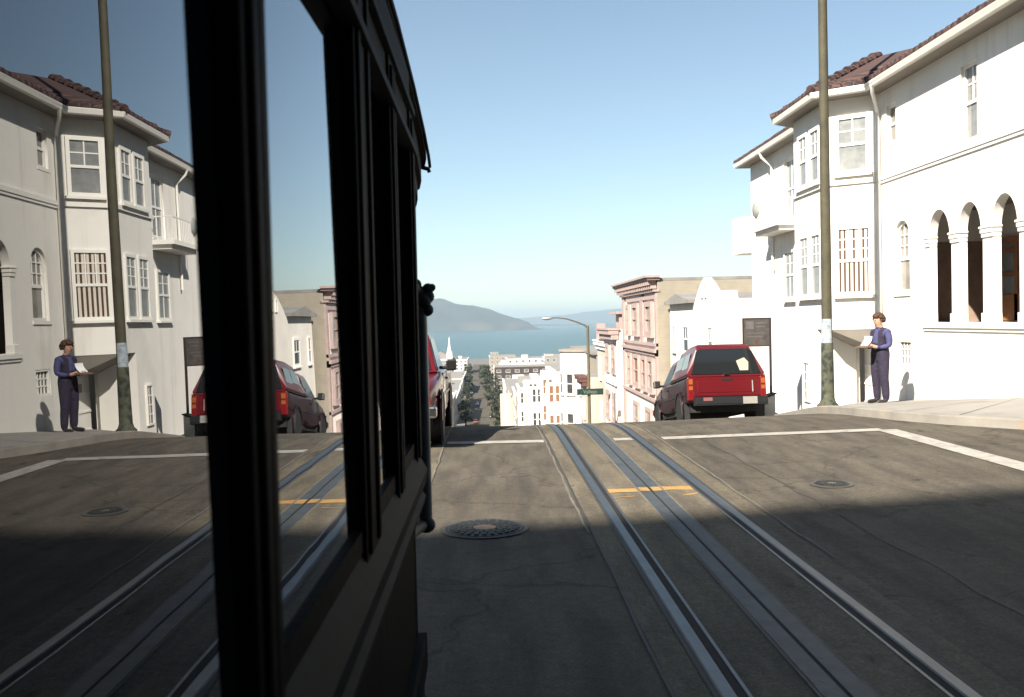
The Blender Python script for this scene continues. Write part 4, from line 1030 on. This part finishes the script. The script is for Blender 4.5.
# far blocks
def far(lb, xa, xb, a, b_, zt, wm, rows=3, cols=3, face=-1, south=3, pm=GLASSD, corn=WHITE, ww=1.8, wh=1.9, name='far_house', cat='house', extra=None):
    zb = P(b_)-1
    hh = box_house(name, lb, xa, xb, a, b_, zb, zt, wm, rows=[zt-3-3.3*k for k in range(rows)], cols=cols, ww=ww, wh=wh, pane=pm, face=face, south=south, cornice=corn, group='houses far down the hill', cat=cat)
    if extra:
        q_ = hh.location; MB().box((xa+xb)/2-q_.x-3, (xa+xb)/2-q_.x+2, -4, 3, zt-q_.z+.05, zt-q_.z+2.2).build('roof_shed', wm, hh)
    return hh
RF = lambda Y: 8.2+bend(Y)
far('white four storey house at the lower corner on the right, nearest past the cross street', RF(200), RF(200)+14, 196, 224, -13.0, OFFW, 4, 3)
far('tan house with a flat roof behind the lower corner house on the right', RF(228), RF(228)+13, 226, 252, -15.6, TAN, 3, 3)
h = far('cream house with a rounded bay above the green shrub right of the street', RF(262), RF(262)+13, 255, 300, -18.2, CREAM, 4, 4, corn=TAN)
ox, oy, oz = h.location
m_ = MB(); m_.prism([(RF(262)-ox+.1-3.2*math.sin(math.pi*k/14), 258.5-oy-3.2*math.cos(math.pi*k/14)) for k in range(15)], 'z', -3, -18.0-oz); m_.build('rounded_bay', CREAM, h, smooth=40)
far('pale house on the right with a blue grey roof deck, beyond the cream rounded bay', RF(320), RF(320)+15, 303, 350, -19.5, GREYW, 4, 4, extra=True)
far('long dark brown apartment block across the far right of the street', RF(560)+.5, RF(560)+48, 545, 575, -24.5, DKBR, 4, 5, south=9, corn=OFFW, ww=2.6, wh=1.6, name='apartment_block', cat='apartment block')
far('reddish block beside the long dark apartment block', RF(470)+26, RF(470)+44, 460, 480, -22.5, mat('brick_red_wall', (.3, .12, .1), .9, .2, 1), 4, 3, south=4, corn=OFFW, name='apartment_block', cat='apartment block')
far('white house in front of the long dark apartment block', RF(420)+2, RF(420)+16, 400, 430, -24.0, OFFW, 4, 3, extra=True)
far('grey low house between white houses at the far right of the street', RF(440)+18, RF(440)+34, 420, 445, -24.6, GREYW, 3, 3)
far('cream house with pale cornice furthest right below the row houses', RF(330)+18, RF(330)+32, 300, 330, -16.8, CREAM, 4, 3)
far('white apartment block with rooftop shed against the water on the right', RF(760)+14, RF(760)+44, 740, 780, -27.5, OFFW, 5, 4, south=6, extra=True, name='apartment_block', cat='apartment block')
far('tan flat block behind the dark apartment block, nearest to the street', RF(900)+2, RF(900)+26, 860, 900, -29.5, TAN, 5, 4, south=5, name='apartment_block', cat='apartment block')
far('grey block at the far right end of the waterfront roofs', RF(700)+40, RF(700)+62, 690, 720, -25.0, GREYW, 4, 4, south=5, name='apartment_block', cat='apartment block')
LF = lambda Y: -9.4+bend(Y)
lefts = [
 ('dark shaded tan house left of the street above the lower cross street', 140, 176, -12.5, TAN, 3),
 ('grey house on the left of the street just past the lower cross street', 196, 225, -15.0, GREYW, 3),
 ('cream house on the left of the street, second past the lower cross street', 227, 262, -18.0, CREAM, 3),
 ('off white house with roof shed left of the street, third past the cross street', 264, 310, -21.0, OFFW, 4),
 ('tan house at the foot of the hill on the left of the street', 312, 352, -23.5, TAN, 4),
 ('pale grey house on the left behind the dark street trees', 372, 430, -27.5, GREYW, 3),
 ('white house on the left beyond the dark street trees', 440, 500, -28.5, OFFW, 3),
 ('cream block on the left halfway to the water', 560, 640, -31.0, CREAM, 3)]
for i, (lb, a, b_, zt, wm, nr) in enumerate(lefts):
    x1 = LF((a+b_)/2); far(lb, x1-14, x1, a, b_, zt, wm, nr, 4, face=1, south=3, extra=(i in (3, 6)))
far('white waterfront block with a dark flat roof left of the street end', LF(900)-16, LF(900)-1, 880, 940, -32.5, OFFW, 4, 4, face=1, south=4, extra=True, name='apartment_block', cat='apartment block')
far('grey waterfront block between the spires and the street end', LF(780)-26, LF(780)-12, 760, 800, -30.0, GREYW, 4, 4, face=1, south=4, name='apartment_block', cat='apartment block')
far('tan hillside house under the left hand spire', LF(620)-34, LF(620)-18, 600, 640, -29.0, TAN, 3, 3, face=1, south=4)
far('cream hillside house furthest left by the red pickup', LF(480)-24, LF(480)-15, 460, 500, -25.0, CREAM, 3, 3, face=1, south=3)
# more roofs near the water, each its own house
rnd = random.Random(11)
wf_words = ['white', 'tan', 'grey', 'cream']; wm_ = [OFFW, TAN, GREYW, CREAM]
ords = ['first', 'second', 'third', 'fourth', 'fifth', 'sixth', 'seventh', 'eighth', 'ninth', 'tenth']
for k in range(8):
    i = k % 4; x = -75+9*k+bend(1050); Y = 1010+rnd.uniform(0, 120)
    if -24 < x-bend(1050)+4.5 < 14: x -= 14
    far('%s low shore house, %s from the left, left of the street' % (wf_words[i], ords[k]), x, x+8, Y, Y+25, -41.5+rnd.uniform(-3, 2.5), wm_[i], 2, 2, face=1, south=2)
for k in range(10):
    i = (k*3+1) % 4; x = 14+10*k+bend(1050); Y = 980+rnd.uniform(0, 160)
    far('%s low shore house, %s rightwards from the street end' % (wf_words[i], ords[k]), x, x+9, Y, Y+25, -37+rnd.uniform(-3, 2), wm_[i], 2, 2, face=-1, south=2)
for ri, (Y, zt, side, n) in enumerate(((395, -25.5, 1, 4), (500, -27.5, 1, 4), (640, -29.5, 1, 5), (820, -33, 1, 6), (930, -35.5, 1, 6), (420, -27, -1, 3), (540, -29.5, -1, 3), (690, -32, -1, 4), (830, -35, -1, 4))):
    for k in range(n):
        i = rnd.randrange(4); w_ = rnd.uniform(8, 12); x = (18+12.5*k+rnd.uniform(-1, 1)) if side > 0 else (-36-12.5*k+rnd.uniform(-1, 1)); Yk = Y+rnd.uniform(-12, 12)
        far('%s house %s from the street in the %s block row %s of the street' % (wf_words[i], ords[k], ords[ri if side > 0 else ri-5], 'right' if side > 0 else 'left'), x+bend(Yk), x+w_+bend(Yk), Yk, Yk+rnd.uniform(12, 18), zt+rnd.uniform(-1.8, 1.8), wm_[i], 3, 3, face=-side, south=3, extra=rnd.random() < .4)
# twin spired church near the water
CH = empty('church', (-46, 900, P(900)), 0, 'white church with two slender spires rising against the water left of the street', 'church')
MB().box(-14, 14, 0, 40, -1, 13).build('nave', OFFW, CH)
MB().prism([(-14, 13), (14, 13), (0, 20)], 'y', 0, 40).build('roof', ROOFG, CH)
for sx in (-1, 1):
    x = sx*8.6
    m_ = MB(); m_.box(x-2.6, x+2.6, -4, 1.2, -1, 16); m_.lathe([(2.6, 16), (1.9, 20), (1.2, 25), (.5, 31), (.05, 34.5)], (x, -1.4, 0), 8); 
    for a in (-1, 1):
        for b_ in (-1, 1): m_.lathe([(.5, 16), (.4, 18), (.03, 21)], (x+a*2.2, -1.4+b_*2.2, 0), 6)
    so = m_.build('spire', mat('white_spire', (.78, .77, .75), .8, .05, .3), CH)
    MB().box(x-.7, x+.7, -4.06, -4.0, 8, 13).build('belfry_window', GLASSD, so)

# ------------------------------------------------------------------ houses on the left, and unseen blocks added to shade the street (out of the frame or behind the tram)
h = empty('shade_block', (0, -15.2, 0), R(9), 'tall grey block added unseen behind the viewer to shade the near road', 'building')  # added block across the street behind the camera; its roofline shades the road
MB().box(-32, 34, -16, 0, -.5, 26.9).build('wall', GREYW, h)
MB().box(-32.2, 34.2, -16.2, .2, 26.6, 26.9).build('cornice', TAN, h)
for zz in (1.2, 4.6, 8.0, 11.4, 14.8, 18.2, 21.6):
    for k in range(9): window(h, -28+7*k, .004, zz, 1.4, 2.0, -math.pi/2, up=(1, 1), pane=GLASSD)
h = box_house('corner_block', 'tan building on the far left corner past the crossing', -24, -9.2, 20.9, 31, -3, 12, TAN, rows=(2.0, 5.2, 8.2), cols=3, face=1, ww=1.3, wh=1.9, pane=GLASSD, ov=.0, cat='building')
box_house('unseen_brick_block', 'dark brick block added unseen on the near right corner to block sky light', 9.2, 26, -10.5, -3.6, -.3, 20, DKBR, rows=(1.6, 5, 8.4), cols=3, face=-1, ww=1.3, wh=1.9, pane=GLASSD, ov=.0, cat='building')  # out of view, added to keep sky light off the near road
box_house('unseen_brick_block', 'dark brick building on the near left corner behind the tram', -26, -9.3, -15.5, -3.6, -.3, 9.0, DKBR, rows=(1.6, 5), cols=3, face=1, ww=1.3, wh=1.9, pane=GLASSD, ov=.0, cat='building')
box_house('shaded_house', 'cream house next below the tan building on the left side', -22, -9.2, 31.2, 44, -5, 5.6, CREAM, rows=(-.6, 2.4), cols=3, face=1, pane=GLASSD, cat='house')
box_house('shaded_house', 'off white house third down the left side of the hill', -22, -9.2, 44.3, 58, -7.5, 2.4, OFFW, rows=(-3.4, -.4), cols=3, face=1, pane=GLASSD, cat='house')
box_house('shaded_house', 'grey house fourth down the left side of the hill', -22, -9.4, 58.3, 90, -12, -1.2, GREYW, rows=(-7, -4), cols=5, face=1, pane=GLASSD, cat='house')
box_house('shaded_house', 'tan house fifth down the left side of the hill', -22, -9.6, 90.3, 138, -19, -6.2, TAN, rows=(-12, -9), cols=6, face=1, pane=GLASSD, cat='house')

# ------------------------------------------------------------------ street lamp and street name sign
L_ = empty('street_lamp', (5.75, 55, P(55)+.13), 0, 'tall slim street lamp with a curved arm over the street', 'street lamp')
zt = 1.35-L_.location.z
m_ = MB(); m_.lathe([(.16, 0), (.16, .5), (.11, .55), (.1, 2), (.075, zt)], seg=14); m_.build('lamp_pole', mat('lamp_pole_paint', (.09, .078, .045), .6, .15, 3), L_, smooth=40)
arm = [(0, 0, zt-.15), (-.15, 0, zt+.02), (-.6, 0, zt+.22), (-1.2, 0, zt+.42), (-1.75, 0, zt+.5), (-2.1, 0, zt+.5)]
MB().tube(arm, [.055, .05, .045, .04, .035, .035], 10).build('arm', mat('lamp_arm_grey', (.1, .1, .09), .5, metal=.3), L_, smooth=50)
MB().ball((-2.35, 0, zt+.47), .3, 14, 8, (1.1, .5, .32)).build('lamp_head', ALUM, L_, smooth=60)
S_ = empty('street_name_sign', (5.75, 54.85, -2.5), R(2), 'green street name sign with pale lettering fixed to the lamp pole', 'street sign')
MB().box(-.72, .82, -.02, .02, -.16, .2).build('blade', GREENS, S_)
MB().box(-.06, .06, .02, .12, -.1, .14).build('clamp', ALUM, S_)
fc = bpy.data.curves.new('lettering', 'FONT'); fc.body = 'Vallejo'; fc.size = .3; fc.align_x = 'CENTER'; fc.align_y = 'CENTER'; fc.extrude = .003
to = bpy.data.objects.new('tmpt', fc); COL.objects.link(to)
dg = bpy.context.evaluated_depsgraph_get(); dg.update(); tm = bpy.data.meshes.new_from_object(to.evaluated_get(dg)); bpy.data.objects.remove(to)
tm.materials.clear(); tm.materials.append(mat('sign_lettering', (.14, .17, .16), .6)); tm.name = 'lettering'
link('lettering', tm, S_, (.05, -.025, .02), (R(90), 0, 0))

# ------------------------------------------------------------------ trees and shrub down the hill
def tree(x, y, h_, r_, label, lm, seed, squash=1.0):
    rn = random.Random(seed); z = P(y)
    t = empty('street_tree', (x, y, z), 0, label, 'tree', 'street trees down the hill')
    m_ = MB(); m_.tube([(0, 0, -.5), (.1, 0, h_*.2), (-.1, .1, h_*.45), (0, 0, h_*.8)], [.35, .28, .2, .05], 8)
    for k in range(5):
        a = k*1.26+rn.random(); m_.tube([(0, 0, h_*(.25+.08*k)), (math.cos(a)*r_*.35, math.sin(a)*r_*.35, h_*(.42+.08*k)), (math.cos(a)*r_*.75, math.sin(a)*r_*.75, h_*(.52+.08*k))], [.14, .09, .03], 6)
    m_.build('trunk', BARK, t, smooth=50)
    c_ = MB()
    cl = []
    for k in range(26):
        a = rn.uniform(0, 6.28); hh = rn.uniform(.22, .95); q = r_*(1-.75*abs(hh-.5)**1.3)*math.sqrt(rn.random())
        cl.append((q*math.cos(a), q*math.sin(a), hh*h_, rn.uniform(.16, .3)*r_))
    for cx_, cy, cz, cr in cl:
        for j in range(46):
            d = Vector((rn.gauss(0, 1), rn.gauss(0, 1), rn.gauss(0, 1))).normalized()*cr*rn.uniform(.5, 1.1)
            p_ = Vector((cx_, cy, cz))+d; u = Vector((rn.gauss(0, 1), rn.gauss(0, 1), rn.gauss(0, 1))).normalized(); w = d.cross(u).normalized() if d.cross(u).length > 1e-4 else Vector((1, 0, 0)); sz = rn.uniform(.25, .5)*r_*.22
            c_.poly([p_-u*sz, p_+w*sz*.7, p_+u*sz, p_-w*sz*.7], 0 if rn.random() < .6 else 1)
    c_.build('crown', lm, t)
D1 = [LEAF1, LEAF2]; D2 = [LEAF2, LEAF1]
tl = [(3.2, 372, 13, 4.2, 'dark full street tree on the right kerb at the foot of the hill', D1), (2.4, 405, 15, 4.6, 'tall dark street tree on the right, second past the foot of the hill', D1), (1.6, 450, 17, 5, 'tall green tree on the right beyond the dark pair', D2), (0.2, 520, 18, 5.5, 'light green tree on the right halfway to the water', D2), (-2, 620, 17, 6, 'green tree on the right far along the flat street', D2), (-4, 740, 16, 6, 'furthest green tree on the right of the street', D2),
      (-9.6, 362, 9, 3.6, 'dark low street tree on the left at the foot of the hill', D1), (-10.6, 392, 11, 4, 'dark bushy tree on the left, second past the foot of the hill', D1), (-11.4, 440, 12, 4, 'dark tree on the left, third past the foot of the hill', D1), (-12.5, 510, 13, 4.5, 'dark tree on the left, fourth past the foot of the hill', D1), (-14, 600, 14, 5, 'dark tall tree on the left halfway to the water', D1), (-17, 720, 14, 6, 'dark tree on the left beyond halfway to the water', D1), (-19.5, 850, 13, 6, 'furthest dark tree on the left of the street', D1)]
for i, (x, y, hh, rr_, lb, lm) in enumerate(tl): tree(x, y, hh*.72, rr_*.85, lb, lm, 100+i)
tree(3.9, 340, 6, 3.2, 'low round green shrub by the right kerb below the cream rounded bay', D2, 300)
# far cars
def far_car(x, y, label, m_, rz=0):
    c_ = empty('distant_car', (x+bend(y), y, P(y)), rz, label, 'car', 'cars on the lower street', rot=(-math.atan(.065 if y < 356 else .0144), 0, rz))
    s = MB(); s.loft([rrect(w, z0, z1, yy, .1) for yy, w, z0, z1 in ((-2.2, 1.5, .4, .8), (-2, 1.75, .3, .95), (1.2, 1.8, .3, .95), (2, 1.7, .3, .82), (2.2, 1.5, .4, .7))]); s.build('body', m_, c_, smooth=40)
    s = MB(); s.loft([[(-.8, -1.5, .94), (.8, -1.5, .94), (.8, .9, .94), (-.8, .9, .94)], [(-.62, -1.0, 1.45), (.62, -1.0, 1.45), (.62, .2, 1.45), (-.62, .2, 1.45)]]); s.build('cabin', CARGL, c_)
    s = MB(); s.box(-.6, .6, -.95, .15, 1.452, 1.48); s.build('roof', m_, c_)
    for x_ in (-.8, .8):
        for y_ in (-1.3, 1.35): MB().lathe([(.32, -.1), (.32, .1)], (x_, y_, .32), 16, 'x').build('wheel', BLACK, c_)
WC = mat('white_car_paint', (.7, .7, .7), .3, coat=.3); DC = mat('dark_car_paint', (.03, .035, .04), .3, coat=.3); BC = mat('brown_red_car_paint', (.22, .07, .05), .35); SC = mat('silver_car_paint', (.4, .42, .44), .35)
for x, y, lb, m_ in ((-2.2, 372, 'brown red car at the foot of the hill nearest the crest', BC), (-1.6, 470, 'white car on the lower street just past the first trees', WC), (-3.2, 640, 'white van like car crossing further along the lower street', WC), (4.4, 395, 'silver car parked by the right hand street trees', SC), (-4.9, 420, 'dark car parked by the left hand street trees', DC), (-4.9, 560, 'silver car parked on the left halfway to the water', SC), (2, 800, 'small white car far along the street', WC)):
    far_car(x, y, lb, m_)

# ------------------------------------------------------------------ water, island, far hills
wm = bpy.data.materials.new('bay_water'); wm.use_nodes = True; nt = wm.node_tree; b_ = nt.nodes['Principled BSDF']
b_.inputs['Base Color'].default_value = (.015, .07, .072, 1); b_.inputs['Roughness'].default_value = .28; b_.inputs['IOR'].default_value = 1.33
tc = nt.nodes.new('ShaderNodeTexCoord'); mp = nt.nodes.new('ShaderNodeMapping'); mp.inputs['Scale'].default_value = (.02, .006, 1)
n = nt.nodes.new('ShaderNodeTexNoise'); n.inputs['Scale'].default_value = 1; n.inputs['Detail'].default_value = 8
n2 = nt.nodes.new('ShaderNodeTexNoise'); n2.inputs['Scale'].default_value = .25; n2.inputs['Detail'].default_value = 4
bp = nt.nodes.new('ShaderNodeBump'); bp.inputs['Strength'].default_value = .6; bp.inputs['Distance'].default_value = 1.5
cr = nt.nodes.new('ShaderNodeValToRGB'); cr.color_ramp.elements[0].color = (.008, .045, .045, 1); cr.color_ramp.elements[1].color = (.013, .062, .06, 1); cr.color_ramp.elements[0].position = .35; cr.color_ramp.elements[1].position = .65
nt.links.new(tc.outputs['Object'], mp.inputs['Vector']); nt.links.new(mp.outputs['Vector'], n.inputs['Vector']); nt.links.new(tc.outputs['Object'], n2.inputs['Vector'])
nt.links.new(n2.outputs['Fac'], bp.inputs['Height']); nt.links.new(bp.outputs['Normal'], b_.inputs['Normal']); nt.links.new(n.outputs['Fac'], cr.inputs['Fac']); nt.links.new(cr.outputs['Color'], b_.inputs['Base Color'])
s = MB(); s.poly([(-13000, 1900, -75), (13000, 1900, -75), (26000, 27000, -75), (-26000, 27000, -75)]); struct(s.build('water', wm))
def ridge(name, prof, Y, depth, m_, amp, seed, nx=110, ny=12):
    s = MB(); rr = []
    for j in range(ny+1):
        t = j/ny; rowp = []
        for i in range(nx+1):
            x = prof[0][0]+(prof[-1][0]-prof[0][0])*i/nx; top = interp(prof, x)+75
            shape = math.sin(math.pi*min(1, t*.98+.02))**.8 if t > 0 else 0
            nn = 1+amp*(mnoise.fractal((x/700+seed, t*3, seed), .9, 2.1, 5))
            z = -76+top*shape*max(.15, nn if t < .9 else 1); rowp.append((x, Y+depth*(t-.5)+90*mnoise.noise((x/500, t, seed)), z))
        rr.append(rowp)
    s.loft(rr, caps=False, closed=False); return struct(s.build(name, m_, smooth=70))
ISL = mat('island_scrub', (.02, .028, .024), .95, .5, .004, stain=(.06, .055, .04), stain_scale=.003, stain_lo=.5, stain_hi=.68)
isl = [(-1800, -60), (-1500, 60), (-1100, 190), (-800, 235), (-560, 228), (-460, 218), (-320, 178), (-90, 148), (50, 115), (180, 72), (280, 38), (370, -4), (430, -48), (480, -70), (560, -78)]
ridge('island', isl, 9000, 1500, ISL, .2, 3, 260, 24)
ridge('far_hills', [(-9000, 60), (-6000, 120), (-3000, 60), (-500, 20), (600, 60), (1500, 120), (2600, 210), (3600, 240), (5200, 170), (8000, 120), (11000, 20)], 21000, 3000, mat('far_hill_scrub', (.03, .036, .03), .95, .3, .002), .2, 8)
ridge('near_shore_point', [(250, -76), (400, -62), (700, -48), (1100, -55), (1800, -60), (2600, -76)], 13500, 900, ISL, .3, 5, 60, 8)

# haze: one even box of air round everything
hm = bpy.data.materials.new('haze_air'); hm.use_nodes = True; nt = hm.node_tree
for n in list(nt.nodes):
    if n.type != 'OUTPUT_MATERIAL': nt.nodes.remove(n)
pv = nt.nodes.new('ShaderNodeVolumePrincipled'); pv.inputs['Color'].default_value = (.74, .88, 1, 1); pv.inputs['Density'].default_value = 7.5e-5; pv.inputs['Anisotropy'].default_value = .3
nt.links.new(pv.outputs['Volume'], [n for n in nt.nodes if n.type == 'OUTPUT_MATERIAL'][0].inputs['Volume'])
s = MB(); s.box(-30000, 30000, -300, 30000, -90, 275); o = s.build('haze', hm); o['kind'] = 'stuff'

# ------------------------------------------------------------------ light, sky, camera
EL, AZ = R(38), R(50)            # sun from the left and a little behind
to_sun = Vector((-math.cos(AZ)*math.cos(EL), -math.sin(AZ)*math.cos(EL), math.sin(EL)))
sl = bpy.data.lights.new('sun', 'SUN'); sl.energy = 5.0; sl.angle = R(.7); sl.color = (1, .92, .8)
so = bpy.data.objects.new('sun', sl); COL.objects.link(so); so.rotation_euler = to_sun.to_track_quat('Z', 'Y').to_euler(); so.location = (0, 0, 60)
w = bpy.data.worlds.new('World'); scene.world = w; w.use_nodes = True; nt = w.node_tree
sky = nt.nodes.new('ShaderNodeTexSky'); sky.sky_type = 'NISHITA'; sky.sun_disc = False; sky.sun_elevation = EL
sky.sun_rotation = math.atan2(to_sun.x, to_sun.y) % (2*math.pi); sky.air_density = 1.0; sky.dust_density = .25; sky.ozone_density = .8; sky.altitude = 80
hs = nt.nodes.new('ShaderNodeHueSaturation'); hs.inputs['Saturation'].default_value = .85
vm = nt.nodes.new('ShaderNodeVectorMath'); vm.operation = 'MULTIPLY'; vm.inputs[1].default_value = (.93, 1.02, 1.02)
nt.links.new(sky.outputs['Color'], hs.inputs['Color']); nt.links.new(hs.outputs['Color'], vm.inputs[0]); nt.links.new(vm.outputs['Vector'], nt.nodes['Background'].inputs['Color']); nt.nodes['Background'].inputs['Strength'].default_value = .05
cam = bpy.data.cameras.new('camera'); co = bpy.data.objects.new('camera', cam); COL.objects.link(co); scene.camera = co
cam.sensor_width = 36; cam.lens = 950*36/1024; cam.clip_start = .05; cam.clip_end = 80000
yaw, pit, roll = math.atan(23/950), .0285, .023
fw = Vector((math.sin(yaw)*math.cos(pit), math.cos(yaw)*math.cos(pit), -math.sin(pit)))
r0 = Vector((math.cos(yaw), -math.sin(yaw), 0)); u0 = r0.cross(fw)
r_ = math.cos(roll)*r0-math.sin(roll)*u0; u_ = math.sin(roll)*r0+math.cos(roll)*u0
co.matrix_world = Matrix(((r_.x, u_.x, -fw.x, 0), (r_.y, u_.y, -fw.y, 0), (r_.z, u_.z, -fw.z, 1.7), (0, 0, 0, 1)))
cam.dof.use_dof = True; cam.dof.focus_distance = 18; cam.dof.aperture_fstop = 8
scene.view_settings.view_transform = 'Standard'; scene.view_settings.look = 'None'; scene.view_settings.gamma = 1; scene.view_settings.exposure = 1.52
scene.cycles.use_denoising = True; scene.cycles.max_bounces = 8; scene.cycles.volume_bounces = 1; scene.cycles.use_adaptive_sampling = True

for o in bpy.data.objects:
    if 'label' in o and len(o['label'].replace(',', ' ').split()) > 16: print('LONG', o.name, o['label'])
